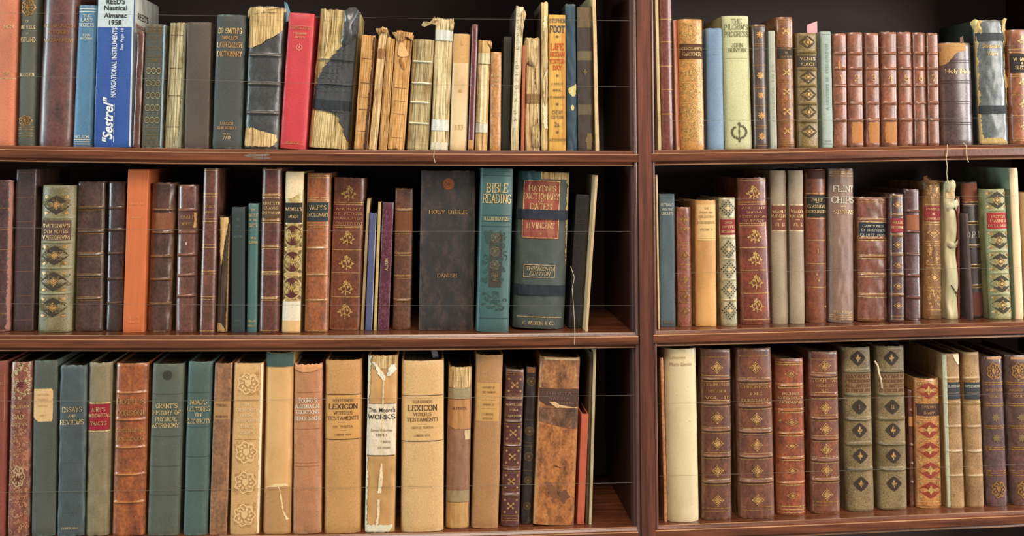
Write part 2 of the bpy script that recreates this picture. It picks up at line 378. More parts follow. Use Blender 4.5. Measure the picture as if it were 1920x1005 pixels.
count = [0]; LAST = {}
def b(row, bl, br, yb, tl, tr, yt, kind, label, *feat, p=2.2, R=.30, bands=(), bh=.0016, bw=2.0, rag=0, wob=.00025, wear=.6, rough=None, wc=None,
      c2=None, mott=None, Y=None, dep=None, sig=0, board=None, pages=True, name='book', cat='book', dip=0, group=None, yaw=0, edge=None):
    count[0] += 1; seed = count[0]; rs = random.Random(seed*13+1)
    side = 0 if bl < 1205 else 1
    # where it stands
    Xm = P((bl+br)/2, yb, .02).x; zs = surf_z(row, Xm)
    if Y is None:
        if row == 1: Y = .016+rs.uniform(0, .006)
        else: Y = min(.05, max(.010, PZ((bl+br)/2, yb, zs).y))
    A0, A1 = P(bl, yb, Y), P(br, yb, Y); zs = surf_z(row, (A0.x+A1.x)/2)
    C0, C1 = P(tl, yt, Y), P(tr, yt, Y)
    base = (A0+A1)/2; top = (C0+C1)/2
    bh *= 1.35; bw *= .9; w = ((A1.x-A0.x)+(C1.x-C0.x))/2*.968-.0002; hh = top.z-zs; lean = math.atan2(top.x-base.x, hh); h = math.hypot(top.x-base.x, hh)
    w *= math.cos(lean)
    # keep clear of the neighbour already standing on the left
    pv = LAST.get((row, side)); sh = 0.0
    if pv:
        need = max(pv[0]+q*pv[1]+.0004-(base.x-w/2+q*math.tan(lean)) for q in (0, min(h, pv[2])))
        if need > 0:
            cut = min(need, w*.4); w -= cut; sh = cut/2+(need-cut)
    base = base+Vector((sh, 0, 0))
    LAST[(row, side)] = (base.x+w/2, math.tan(lean), h)
    d = dep or max(.105, min(.165, h*.66)); d = min(d, .262-Y-.006)
    root = bpy.data.objects.new(name, None); COL.objects.link(root); root.empty_display_size = .05
    root.location = (base.x, Y, zs+.0002+abs(math.sin(lean))*w/2); root.rotation_euler = (0, lean, yaw)
    tag(root, label, cat, group or SEC[(row, side)])
    k = h/(yb-yt)                                   # metres per photo row on this spine
    zy = lambda y: (yb-y)*k
    Rd = min(R*w*1.1, .018); hw = w/2
    bz = [(zy(y)) for y in bands]
    def ys(x, z):
        u = min(1, abs(x)/hw); y = Rd*(1-(1-u**p)**(1/p)) if u < 1 else Rd
        for zb in bz:
            q = (z-zb)/(k*bw)
            if abs(q) < 2.2: y -= bh*math.exp(-q**4*.6-q*q*.5)*(1-u**6)
        if sig: y += .0016*abs(math.sin(math.pi*sig*(x/w+.5)+seed))**.7
        if wob:
            y += wob*2*noise.noise((x*60+seed, z*28, seed*.37))
            if sig or rag > 1.2: y += .0012*noise.noise((x*180+seed, z*60, seed))
        e = min(z, h-z)
        y += .0013*math.exp(-(max(e, 0)/.0016)**2)*(1 if not sig else .4)
        return y
    tn = min(.0024, w*.17)
    nu = 20 if w > .012 else 10
    nz = int(h/.0013) if bands else (int(h/.003) if (sig or rag > 1.2) else 36)
    xs = [-hw*math.cos(math.pi*i/nu) if p < 4 else -hw*math.copysign(abs(math.cos(math.pi*i/nu))**.7, math.cos(math.pi*i/nu)) for i in range(nu+1)]
    prof = [(-hw, d, 0), (-hw, Rd+.009, 0), (-hw+tn*.35, Rd+.005, 0)]+[(x, None, 1) for x in xs]+[(hw-tn*.35, Rd+.005, 0), (hw, Rd+.009, 0), (hw, d, 0)]
    n = len(prof); V_ = []; Fc = []; fm = []
    ragn = lambda x, top: (rag*.001*(noise.noise((x*230+seed, seed*3.1+top*7, 0))+.6*noise.noise((x*800+seed, 0, seed))) if rag else 0)
    for j in range(nz+1):
        z = h*j/nz
        for (x, y, sp) in prof:
            zz = z
            if sp:
                f_ = 1-(abs(x)/hw)**2
                if j >= nz-1: zz = z+ragn(x, 1)-dip*.001*f_
                if j == 0 and rag: zz = max(0, .3*ragn(x, 0))
                yy = ys(x, z)
            else: yy = y
            xx = x
            if wob: xx += wob*noise.noise((z*22, seed*1.1, x*3))
            V_.append((xx, yy, zz))
    for j in range(nz):
        for i in range(n-1):
            a = j*n+i; Fc.append((a, a+1, a+n+1, a+n)); fm.append(0 if (board is None or 3 <= i < n-4) else 1)
    # inner skin and rims, so boards and spine have thickness
    inner = []
    for (x, y, sp) in prof:
        xi = x*(hw-tn)/hw; yi = (ys(x, h*.5)+tn) if sp else (y if y == d else y+tn*.3)
        inner.append((xi, yi))
    o0 = len(V_)
    for j, z in ((0, .0), (1, h)):
        for (xi, yi), (x, y, sp) in zip(inner, prof): V_.append((xi, yi, z+(ragn(x, 1)*.7-dip*.001*(1-(abs(x)/hw)**2) if j and sp else 0)))
    for i in range(n-1):
        a = nz*n+i; c = o0+n+i
        Fc.append((a, a+1, c+1, c)); fm.append(0 if (board is None or 3 <= i < n-4) else 1)
        a = i; c = o0+i; Fc.append((a, c, c+1, a+1)); fm.append(0)
        Fc.append((o0+i, o0+n+i, o0+n+i+1, o0+i+1)); fm.append(0)
    for i in (0, n-1):
        Fc.append((i, nz*n+i, o0+n+i, o0+i)); fm.append(0)
    kk, rgb = kind
    kw = dict(wear=wear, wc=wc, c2=c2)
    if rough is not None: kw['rough'] = rough
    if mott is not None: kw['mott'] = mott
    mat = MK[kk](rgb, w, h, seed, **kw)
    mats = [mat]+([m_board(board, w, h, seed) if isinstance(board, tuple) else board] if board else [])
    cov = mesh_obj('cover', V_, Fc, None, root, True, mats, fm)
    at = cov.data.attributes.new('rub', 'FLOAT', 'POINT'); vals = [0.0]*len(V_)
    if bands and wear > .15:
        for j in range(nz+1):
            z = h*j/nz; v = max(math.exp(-((z-zb-.0003)/(k*bw*.75))**2) for zb in bz)
            for i in range(3, n-3): vals[j*n+i] = v
    at.data.foreach_set('value', vals)
    try: cov.data.set_sharp_from_angle(angle=math.radians(50))
    except Exception: pass
    if w > .007 and pages:
        a = hw-tn-.0002; y0 = Rd+tn+.0012; y1 = d-.004; z0 = .003; z1 = h-.0035-.0005*max(rag, 0)-dip*.001
        vv = []; m_ = 6
        for z in (z0, z1):
            for i in range(m_+1):
                x = -a+2*a*i/m_; vv.append((x, y0+.0006*abs(x/a), z))
            for i in range(m_+1):
                x = a-2*a*i/m_; vv.append((x, y1-.004*(1-(x/a)**2), z))
        q = 2*(m_+1); ff = [tuple(range(q))[::-1], tuple(range(q, 2*q))]+[(i, (i+1) % q, q+(i+1) % q, q+i) for i in range(q)]
        mesh_obj('page_block', vv, ff, PAGES, root, False)
    # decorations mapped on to the spine
    def mapp(polys, off):
        vv, ff = [], []
        for pl in polys:
            i0 = len(vv)
            for (x, z) in pl:
                x = max(-hw*.985, min(hw*.985, x)); z = max(.0004, min(h-.0004, z))
                vv.append((x, ys(x, z)-off, z))
            ff.append(tuple(range(i0, i0+len(pl))))
        return vv, ff
    buck = {}
    uid = [0]
    def add(nm, c, polys, off=.0006, own=False):
        uid[0] += own
        buck.setdefault((nm, c, off, uid[0] if own else 0), []).extend(polys)
    for f in feat:
        if f[0] == 'G':
            _, yy, c, th, um = f
            for y in yy:
                zc = zy(y); N = 12
                for i in range(N):
                    x0, x1 = (-um+2*um*i/N)*hw, (-um+2*um*(i+1)/N)*hw
                    nr = max(1, math.ceil(th/.9))
                    for r_ in range(nr):
                        za = zc-th*k/2+th*k*r_/nr; zb_ = za+th*k/nr
                        add('gilt_rules' if th < 3 else 'sewing_cord', c, [[(x0, za), (x1, za), (x1, zb_), (x0, zb_)]], .00045 if th < 3 else .00045+y*1e-9)
        elif f[0] == 'T':
            _, y, s, hp, c, wf, fn, dx, bo = f
            if fn == 's': pl, tw = serif_text(s, bo)
            elif fn == 'n': pl, tw = serif_text(s, bo, False)
            elif fn == 'i': pl, tw = serif_text(s, bo); pl = [[(a+b2*.25, b2) for a, b2 in q] for q in pl]
            else: pl, tw = plain_text(s, .3 if fn == 'bi' else 0, .045*bo if bo > 1 else 0)
            sz = hp*k/6; sx = sz if wf is None else wf*w/tw
            if wf is None: sx = min(sz, .9*w/tw)
            zc = zy(y)-hp*k/2; x0 = -tw*sx/2+dx*hw
            add('title_lettering' if zc > h*.3 else 'imprint_lettering', c, [[(x0+a*sx, zc+b2*sz) for a, b2 in q] for q in pl], .0011)
        elif f[0] == 'V':
            _, s, y0, y1, hp, c, up, dx, fn, bo = f
            if fn == 's': pl, tw = serif_text(s, bo)
            elif fn == 'n': pl, tw = serif_text(s, bo, False)
            else: pl, tw = plain_text(s, .35 if fn == 'bi' else 0, .045*bo if bo > 1 else 0)
            sz = hp*k/6; L_ = abs(y1-y0)*k; sx = L_/tw; zb = zy(max(y0, y1)); zt = zy(min(y0, y1)); xc = dx*hw
            if up: pp = [[(xc-(b2-3)*sz, zb+a*sx) for a, b2 in q] for q in pl]
            else: pp = [[(xc+(b2-3)*sz, zt-a*sx) for a, b2 in q] for q in pl]
            add('spine_lettering', c, pp, .0011, True)
        elif f[0] == 'O':
            _, kd, yy, s, c, sy, dx = f
            for y in yy:
                pl = orn(kd, rs); a = s*k; a2 = (sy or s)*k
                add('gilt_ornament' if kd not in ('dark', 'disc', 'dot') else 'ornament_panel', c, [[(dx*hw+q[0]*a, zy(y)+q[1]*a2) for q in pg] for pg in pl], .00065 if kd not in ('dark','disc','scroll') else (.00045 if kd == 'scroll' else .00055), True)
        elif f[0] == 'P':
            _, nm, c, rows, jag, off = f
            pl = []; y0, y1 = rows[0][0], rows[-1][0]; N = max(2, int(abs(y1-y0)*k/.0016)); M = 14; prev = None
            for i in range(N+1):
                y = y0+(y1-y0)*i/N
                for r0, r1 in zip(rows[:-1], rows[1:]):
                    if y <= r1[0]+1e-6: break
                t = (y-r0[0])/max(1e-6, r1[0]-r0[0]); u0 = r0[1]+(r1[1]-r0[1])*t; u1 = r0[2]+(r1[2]-r0[2])*t
                z = zy(y)
                if jag:
                    u0 += jag*(noise.noise((z*300, seed, 1.3))+.6*noise.noise((z*1100, seed, 4))) if u0 > -.92 else 0
                    u1 += jag*(noise.noise((z*300, seed, 7.3))+.6*noise.noise((z*1100, seed, 9))) if u1 < .92 else 0
                u1 = max(u1, u0+.01)
                zj = [0]*(M+1)
                if jag and i in (0, N): zj = [jag*.02*noise.noise((q*.9, seed, i)) for q in range(M+1)]
                cur = [(min(.985, max(-.985, u0+(u1-u0)*q/M))*hw, z+zj[q]) for q in range(M+1)]
                if prev:
                    for q in range(M): pl.append([cur[q], cur[q+1], prev[q+1], prev[q]])
                prev = cur
            add(nm, c, pl, off, True)
    for (nm, c, off, _u), pl in buck.items():
        vv, ff = mapp(pl, off)
        m = ink(c) if not hasattr(c, 'node_tree') else c
        o = mesh_obj(nm, vv, ff, m, root, False)
    info = dict(root=root, w=w, h=h, d=d, zy=zy, k=k, ys=ys, hw=hw, Rd=Rd, Y=Y, lean=lean)
    return info
def hang(info, nm, verts, faces, c, smooth=False):
    return mesh_obj(nm, verts, faces, ink(c) if not hasattr(c, 'node_tree') else c, info['root'], smooth)
def flap(info, pts, c, nm='torn_flap', off=.0015, curl=.002, t=.0005):
    """a loose torn piece standing off the spine; outline given as photo points on the spine plane"""
    bpy.context.view_layer.update()
    M = (Matrix.Translation(info['root'].location) @ info['root'].rotation_euler.to_matrix().to_4x4()).inverted()
    L = [M @ P(x, y, info['Y']) for x, y in pts]
    cx = sum(p_.x for p_ in L)/len(L); cz = sum(p_.z for p_ in L)/len(L)
    def yf(x, z, s): return (info['ys'](max(-info['hw'], min(info['hw'], x)), z) if 0 < z < info['h'] else 0)-off-curl*noise.noise((x*150+s, z*90, s))-s*0
    ring_ = []
    for a_, c_ in zip(L, L[1:]+L[:1]):
        n_ = max(1, int((c_-a_).length/.0025))
        for i in range(n_):
            q = a_.lerp(c_, i/n_); j = .0005*noise.noise((q.x*900, q.z*900, 2.2)); ring_.append((q.x+j, q.z+j))
    vv = []
    for dy in (0, t):
        vv += [(x, yf(x, z, 1.7)+dy, z) for x, z in ring_]+[(cx, yf(cx, cz, 1.7)+dy, cz)]
    n = len(ring_); ff = [(i, (i+1) % n, n) for i in range(n)]+[(n+1+(i+1) % n, n+1+i, 2*n+1) for i in range(n)]+[(i, n+1+i, n+1+(i+1) % n, (i+1) % n) for i in range(n)]
    return hang(info, nm, vv, ff, c, True)
def tube(pts, r, n=6):
    vv, ff = [], []
    for i, p_ in enumerate(pts):
        p_ = Vector(p_); a = Vector(pts[max(0, i-1)]); c = Vector(pts[min(len(pts)-1, i+1)])
        t = (c-a).normalized(); q = t.orthogonal().normalized() if abs(t.z) > .99 else t.cross(Vector((0,0,1))).normalized(); s_ = t.cross(q)
        rr = r[i] if isinstance(r, list) else r
        for j in range(n):
            an = 2*math.pi*j/n; vv.append(p_+q*rr*math.cos(an)+s_*rr*math.sin(an))
    for i in range(len(pts)-1):
        for j in range(n): ff.append((i*n+j, i*n+(j+1) % n, (i+1)*n+(j+1) % n, (i+1)*n+j))
    ff.append(tuple(range(n))[::-1]); ff.append(tuple(range((len(pts)-1)*n, len(pts)*n)))
    return vv, ff

# ------------------------------------------------------------------ the bookcase
def m_wood(c, seed, along='x', gloss=.32):
    t = NT('mahogany'); sc = (9, 160, 160) if along == 'x' else (160, 160, 9)
    n1 = t.noise(1, 6, sc, (seed, seed*.3, seed*.7), .6); n2 = t.noise(1, 5, tuple(v*.22 for v in sc), (seed, 0, 3))
    col = t.ramp(n1, [(.3, lin(mul(c, .68))), (.5, lin(c)), (.72, lin(mul(c, 1.25)))])
    col = t.mix(.6, col, t.ramp(n2, [(.35, (.62,.58,.55)), (.6, (1.1,1.08,1.05))]), 'MULTIPLY')
    n3 = t.noise(240, 5); col = t.mix(.35, col, t.ramp(n3, [(.3, (.6,.55,.5)), (.45, (1,1,1))]), 'MULTIPLY')
    t.bump(n3, .25, .0004)
    return t.set(col, gloss, .5)
WOODX = m_wood((110, 60, 38), 1.0, 'x', .27); WOODZ = m_wood((106, 58, 43), 2.0, 'z', .36); ARRIS_HILITE = m_wood((190, 140, 104), 3.0)  # the palest one paints the highlight along the shelf arrises
BEADZ = m_wood((112, 74, 66), 5.0, 'z', .16)  # slightly paler, glossier wood for the beads of the uprights
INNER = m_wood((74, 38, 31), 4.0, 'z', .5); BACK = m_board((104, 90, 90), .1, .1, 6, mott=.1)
case = bpy.data.objects.new('bookcase', None); COL.objects.link(case); case.location = (0, 0, .6)
tag(case, 'dark mahogany bookcase with moulded shelf edges holding all the old books', 'bookcase')
_mw = Matrix.Translation((0, 0, -.6))
def part(nm, vv, ff, mat, smooth=False, **kw):
    return mesh_obj(nm, [Vector(v)+Vector((0, 0, -.6)) for v in vv], ff, mat, case, smooth, **kw)
CD = .262
PROF = [(.262,0,0),(.0085,0,1),(.0070,-.0004,1),(.0064,-.0014,0),(.0046,-.0040,0),(.0026,-.0046,0),(.0012,-.0044,1),(0,-.0054,1),(0,-.0150,0),(.0006,-.0158,0),
        (.0040,-.0166,0),(.0058,-.0180,0),(.0052,-.0196,1),(.0056,-.0208,1),(.0070,-.0216,0),(.262,-.0216,0)]
def smoothpath(pts):
    out = []
    for a, c in zip(pts[:-1], pts[1:]):
        for i in range(6): out.append(a.lerp(c, i/6))
    out.append(pts[-1]); return out
def shelf(row, side):
    pts = lip_pts(row, side); X0 = pts[0].x; X1 = pts[-1].x
    pth = smoothpath(pts); vv, ff, fm = [], [], []
    # smooth the heights a little, a gentle sag
    n = len(PROF)
    for q in pth:
        for (y, z, hl) in PROF: vv.append((q.x, y, q.z+STEP+z))
    for i in range(len(pth)-1):
        for j in range(n-1):
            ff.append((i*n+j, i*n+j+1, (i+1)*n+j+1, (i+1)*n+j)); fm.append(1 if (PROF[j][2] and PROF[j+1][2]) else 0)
        ff.append((i*n+n-1, i*n, (i+1)*n, (i+1)*n+n-1)); fm.append(0)
    ff.append(tuple(range(n))); fm.append(0); ff.append(tuple(range(len(vv)-n, len(vv)))[::-1]); fm.append(0)
    return part('shelf', vv, ff, None, mats=[WOODX, ARRIS_HILITE], fm=fm)
for row in (0, 1, 2, 3):
    for side in (0, 1): shelf(row, side)
# uprights: flat face with a bead on each side, the same section from top to bottom
ztop = P(1200, -120, 0).z; zbot = P(1200, 1300, 0).z
XL = P(1197.5, 290).x; XR = P(1221.6, 290).x
def upright(x0, x1, bl=True, br=True):
    w_ = .0085; t_ = .0092
    vv, ff = [], []
    prof = []
    if bl: prof += [(x0-t_, CD), (x0-t_, .0125), (x0-t_+.0012, .0105), (x0-t_+.0032, .0098)]
    else: prof += [(x0, CD)]
    if bl: prof += [(x0-.0052, .0072)]+[(x0-.0034-.0024*math.cos(a), .0050-.0026*math.sin(a)) for a in (0, .5, 1.0, 1.57, 2.1, 2.7)]+[(x0-.0006, .0048), (x0-.0004, .0010)]
    prof += [(x0, 0), (x1, 0)]
    if br: prof += [(x1+.0004, .0010), (x1+.0008, .0048)]+[(x1+.0032-.0022*math.cos(a), .0050-.0024*math.sin(a)) for a in (.4, 1.0, 1.57, 2.1, 2.7)]+[(x1+.0056, .0080), (x1+.0058, CD)]
    else: prof += [(x1, CD)]
    n = len(prof)
    for z in (zbot, ztop):
        for x, y in prof: vv.append((x, y-.0004, z))
    for i in range(n): ff.append((i, (i+1) % n, n+(i+1) % n, n+i))
    ff.append(tuple(range(n))[::-1]); ff.append(tuple(range(n, 2*n)))
    fm = []
    for i in range(n):
        y = prof[i][1]; y2 = prof[(i+1) % n][1]
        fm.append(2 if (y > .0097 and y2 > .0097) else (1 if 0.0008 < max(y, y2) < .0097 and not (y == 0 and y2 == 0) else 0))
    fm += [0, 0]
    return part('upright', vv, ff, None, smooth=False, mats=[WOODZ, BEADZ, INNER], fm=fm)
upright(XL, XR)
xa = lip_pts(1, 0)[0].x; xb = lip_pts(1, 1)[-1].x
upright(xa-.045, xa, False, True); upright(xb, xb+.045, True, False)
part('back_panel', [(xa-.045, CD, zbot), (xb+.045, CD, zbot), (xb+.045, CD, ztop), (xa-.045, CD, ztop), (xa-.045, CD+.012, zbot), (xb+.045, CD+.012, zbot), (xb+.045, CD+.012, ztop), (xa-.045, CD+.012, ztop)],
     [(0,1,2,3),(7,6,5,4),(0,4,5,1),(3,2,6,7),(0,3,7,4),(1,5,6,2)], BACK)
# ================================================================== top left shelf
b(1,-20,24,269,-12,33,-3,('C',(208,118,84)),'salmon orange cloth book cut off by the left edge of the photo, top shelf',T(50,'MON',6,'pg',dx=.35),T(137,'ONS',5,'pg',dx=.3),G([146],'pg',1),p=3,wear=.3)
b(1,30,62,270,37,70,-26,('C',(84,88,78)),'grey green cloth book with gilt crest and gilt lines reading RUTLAND, top shelf',
  O('arms',[14],26,'dg',32),T(40,'OF',4,'pg'),T(51,'AND HELLS',6,'pg',.85),T(63,'OF',3,'pg'),T(74,'RUTLAND',8,'pg',.9),T(139,'HORSEMEN',5,'pg',.85),O('arms',[224],24,'dg',20),G([236,240,247,252],'dg',1),p=2.4)
b(1,66,133,270,74,149,-22,('L',(104,60,56)),'tall thick dark maroon leather dictionary with faint gilt title, top shelf',
  T(48,'RUSSIAN-ENGLISH',6,'dg',.84),T(60,'DICTIONARY',6,'dg',.6),T(75,'ALEXANDROW',6,'dg',.8),p=2.2,wc=(120,84,78),rough=.45,mott=.8,c2=(112,66,60))
b(1,135,170,272,145,183,10,('C',(78,126,166)),'narrow bright blue cloth book with white title lines at head and foot, top shelf',
  G([17,22,259,263,267],'w',1.2,.88),T(30,'THE',5,'w'),T(38,'LAST',6,'w'),T(47,'SECRETS',6,'w',.78),T(66,'JOHN',4,'w'),T(72,'BUCHAN',4,'w',.6),T(254,'NELSON',5,'w',.72),p=3,wc=(170,190,200),rough=.45)
i5=b(1,174,247,273,183,253,-12,('C',(52,88,170)),'thick glossy blue almanac with white top and large script lettering up its spine',
  Pt('printed_panel',(190,208,216),[(-11,-.97,.97),(51,-.97,.97)],0,.0003),Pt('printed_panel',(196,206,214),[(51,.9,.985),(272,.9,.985)],0,.0003),
  T(3,"REED'S",10,'k',.5,'p',b=3),T(15,'Nautical',9,'k',.62,'p',b=3),T(29,'Almanac',9,'k',.62,'p',b=3),T(42,'1958',9,'k',.34,'p',b=3),
  V('NAVIGATIONAL INSTRUMENTS',181,52,9,(205,215,225),True,-.02,'p',4),V('See Page 18',94,53,5,(205,215,225),True,.38,'pi',2),V('"Sestrel"',263,180,18,(222,228,232),True,-.28,'bi',4.5),
  V('-----',262,196,4,(222,228,232),True,.06,'n',2.5),p=9,R=.06,rough=.32,wear=.0,mott=.15,board=(196,200,196),dep=.142,bh=0)
# lettering on the side board of the almanac
def side_text(info,s,yrow,y0,sz,col):
    pl,tw=plain_text(s); k=sz*info['k']/6; vv=[];ff=[]
    for q in pl:
        i0=len(vv)
        for a,b2 in q: vv.append((info['hw']+.0006,y0+a*k*1.5,info['zy'](yrow)+b2*k))
        ff.append(tuple(range(i0,i0+len(q))))
    hang(info,'lettering',vv,ff,col)
side_text(i5,"REED'S",33,.020,13,'k'); side_text(i5,"Nautical",50,.012,10,'red'); side_text(i5,"Almanac",50,.085,8,'k')
b(1,248,261,271,256,272,58,('L',(98,58,48)),'thin brown leather book with ragged head squeezed beside the blue almanac',rag=2.5,wear=1,wc=(170,110,70),dep=.12)
b(1,262,303,273,269,311,46,('C',(74,78,70)),'small dark olive book of essays with pale stencilled frame and light blue right edge',
  G([50,62,110,236,249,268],'gk',1,.86),T(70,'ESSAYS',6,'gk',.6),T(80,'OF',4,'gk'),T(90,'ELIA',6,'gk',.5),T(105,'CHARLES',4,'gk',.6),T(113,'LAMB',5,'gk',.45),
  V('-o-o-o-o-o-',236,118,8,(150,142,112),True,-.5,'n',.7),V('-o-o-o-o-o-',236,118,8,(150,142,112),True,0,'n',.7),V('-o-o-o-o-o-',236,118,8,(150,142,112),True,.5,'n',.7),
  O('ring',[56],10,'gk',dx=-.5),O('ring',[56],10,'gk',dx=0),O('ring',[56],10,'gk',dx=.5),O('ring',[130,153,176,200,222],8,'gk',dx=-.5),O('ring',[130,153,176,200,222],8,'gk',dx=0),O('ring',[130,153,176,200,222],8,'gk',dx=.5),
  T(256,'DENT',4,'gk',.5),T(243,'LONDON',4,'gk',.5),O('ring',[264],7,'gk',dx=-.5),O('ring',[264],7,'gk',dx=0),O('ring',[264],7,'gk',dx=.5),
  Pt('cover_edge',(136,168,188),[(47,.84,.985),(272,.84,.985)],.01),p=4,R=.1,wear=1,wc=(165,150,115),rag=.4)
b(1,305,338,274,316,349,43,('X',(172,164,132)),'coverless book showing grey green stitched folds, beside the olive essays book',
  Pt('cover_remnant',(150,158,136),[(44,.72,.98),(120,.86,.98),(240,.8,.98),(272,.5,.98)],.1,.0012),G([66,127,178,235],(96,84,58),1.2,.7),sig=6,rag=1.5,pages=False,c2=(206,196,158))
b(1,345,391,274,349,397,42,('C',(84,72,62)),'plain dark grey brown cloth book with frayed head, no title, top shelf',rag=1.2,p=3.5,R=.1,wc=(150,130,100))
b(1,397,450,275,402,463,28,('C',(68,70,68)),'dark grey cloth Latin and English dictionary with bold gilt title, top shelf',
  T(58,"Dr SMITH'S",9,'pg',.78,b=1.5),T(71,'SMALLER',6,'g',.55,b=1.3),T(84,'LATIN-ENGLISH',9,'g',.82,b=1.4),T(101,'DICTIONARY',9,'g',.82,b=1.5),
  T(229,'LONDON',4.5,'g',.42,b=1.3),T(237,'JOHN MURRAY',5,'g',.66,b=1.3),T(253,'7/6',10,'pg',.26,'i'),p=2.4,R=.2,rag=.9,wc=(100,150,135),wear=.8)
TORNC=m_torn((196,160,104),.06,.2,3.3,c2=(224,196,146))
i11=b(1,457,520,276,464,536,14,('L',(62,64,66)),'thick black leather book with raised bands, head and foot peeled to cream layers',
  Pt('exposed_spine',TORNC,[(15,-.97,.97),(56,-.97,.97),(66,-.97,.6),(72,-.97,.25),(84,-.97,-.3),(90,-.97,-.8)],.12,.0012),
  Pt('exposed_spine',TORNC,[(238,-.9,-.5),(243,-.95,-.1),(250,-.95,.85),(258,-.95,.9),(268,-.95,.8),(272,-.9,.5)],.1,.0012),
  G([57],(110,80,44),1.6,.9),bands=(104,157,210),bh=.003,bw=2.6,p=3,R=.2,rag=1.6,wear=1.0,wc=(140,132,116),rough=.42,wob=.0006,dip=-1)
i12=b(1,524,572,277,539,592,26,('C',(206,54,64)),'bright red cloth novel with small gilt title leaning slightly right',
  T(54,'DEERSLAYER',4.5,'g',.78),T(64,'FENIMORE',3.2,'pg',.5),T(71,'COOPER',3.2,'pg',.38),O('wreath',[90],14,(220,140,120)),G([50,268],(226,120,110),.8,.85),T(266,'BLACKIE',4.5,'g',.5),p=3,R=.13,wc=(232,120,125),mott=.2,rough=.42)
i13=b(1,575,655,279,598,676,22,('X',(196,170,112)),'thick broken book with cream folds under a dark torn leather flap, leaning right',
  Pt('torn_leather',(70,72,76),[(22,.7,.98),(30,.5,.98),(50,.42,.98),(62,.55,.98),(72,.5,.98),(88,.2,.98),(108,-.15,.98),(128,-.5,.98),(150,-.8,.98),(170,-.9,.98),(190,-.97,.98),(200,-.97,.98),(208,-.95,.98),(214,.3,.98),(232,.55,.98),(250,.75,.98),(262,.9,.98)],.14,.0022),
  Pt('cloth_strap',(44,48,54),[(190,-.97,.98),(207,-.97,.98)],.02,.0030),G([115,160],(120,118,110),2.2,.8),
  bands=(115,160),bh=.0025,sig=8,rag=3,wob=.0008,p=3,pages=False,c2=(224,200,150),dep=.12)
PC=m_torn((200,172,120),.05,.2,6.6,c2=(224,200,156)); LTH=m_leather((74,76,80),.06,.25,2.2,wear=0); TANX=m_torn((190,140,86),.05,.2,8.1,c2=(218,172,116))
b(1,662,689,279,679,704,67,('X',(196,142,82)),'narrow tan backless book with horizontal creases, right of the thick torn black one',G([111,156,182,205,245],(112,66,30),1.2,.7),Pt('dark_gap',(70,44,28),[(70,.7,.98),(120,.8,.98),(190,.62,.98),(278,.5,.98)],.15,.001),rag=1.8,p=4,R=.08,c2=(216,166,106),pages=False)
i15b=b(1,691,706,279,710,727,54,('X',(206,170,116)),'very narrow torn book of cream strips leaning right with curled head',Pt('tape',(150,104,62),[(92,-.6,.9),(110,-.6,.9)],.1,.001),rag=4,sig=2,pages=False,c2=(232,208,164),wob=.0008,dep=.12)
b(1,706,726,280,722,741,72,('X',(204,154,92)),'narrow tan backless book with loose folds, left half of a broken pair',rag=2,sig=3,pages=False,c2=(226,180,118))
i16b=b(1,727,757,280,742,776,60,('X',(200,146,84)),'tan backless book with folded paper flap near its head, right half of a broken pair',
  Pt('paper_flap',(222,172,110),[(82,-.5,-.1),(92,-.6,.3),(105,-.65,.75),(108,-.3,.2)],.05,.002),Pt('paper_flap',(160,104,52),[(112,-.5,-.2),(122,-.2,.2),(130,.1,.4)],.08,.0022),G([166,190,214,258],(140,92,48),1,.7),rag=2.4,p=4,R=.1,pages=False,c2=(220,170,108))
i17=b(1,759,806,281,776,814,75,('X',(168,150,108)),'grey green backless book sewn over four white cords, top shelf',G([117,157,193,232],(236,228,200),4,.9),bands=(117,157,193,232),bh=.002,bw=1.6,sig=7,rag=1,pages=False,c2=(196,178,134),Y=.02)
i18=b(1,806,840,280,815,853,36,('X',(210,188,140)),'tall pale backless book bound with two white paper tapes, top shelf',
  Pt('paper_tape',(206,208,200),[(57,-.97,.97),(77,-.97,.97)],.01,.0012),Pt('paper_tape',(212,214,206),[(224,-.97,.97),(244,-.97,.97)],.01,.0012),Pt('paper_scrap',(222,212,188),[(266,-.9,.9),(280,-.95,.9)],.12,.0012),
  sig=3,rag=3,pages=False,c2=(238,222,184),p=3,wob=.0007)
b(1,842,876,281,850,883,64,('V',(226,190,140)),'smooth beige vellum book with faint stains and no title, between paper taped books',Pt('stain',(206,158,98),[(64,-.97,.97),(118,-.97,.9)],.04,.0003),T(83,'5',6,(190,140,90),dx=0),T(238,'333',9,(196,160,112),.5,'p'),O('dot',[171],6,(190,146,96)),p=2.3,R=.24,rag=.6,c2=(240,214,172),wear=.3,rough=.4)
b(1,877,889,281,885,897,46,('L',(112,52,54)),'thin maroon leather book, tall, between beige vellum book and taped tan one',Pt('paper_edge',(196,140,80),[(262,-.95,.6),(280,-.95,.8)],.2,.001),wear=.5,dep=.12)
i21b=b(1,890,914,281,897,921,76,('X',(206,168,110)),'short tan backless book with two pale paper tapes, beside thin maroon book',
  Pt('paper_tape',(208,196,156),[(100,-.97,.97),(120,-.97,.97)],.01,.0012),Pt('paper_tape',(206,200,182),[(231,-.97,.97),(248,-.97,.97)],.01,.0012),Pt('paper_strip',(226,204,160),[(122,-.7,.6),(230,-.7,.6)],.08,.0006),rag=2,sig=3,pages=False,c2=(226,190,134))
b(1,914,940,281,916,941,98,('L',(196,134,68)),'short tan orange leather book with three tiny gilt title lines, top shelf',T(141,'MINERALS',5,'pg',.8),T(151,'AND',4,'pg'),T(160,'METALS',5,'pg',.65),p=2.3,R=.25,c2=(214,152,84),rough=.5,rag=.4)
b(1,941,953,281,943,962,69,('C',(56,60,48)),'thin dark olive book pushed back in shadow beside the pale norfolk guide',wear=.1,Y=.05,p=5,R=.05)
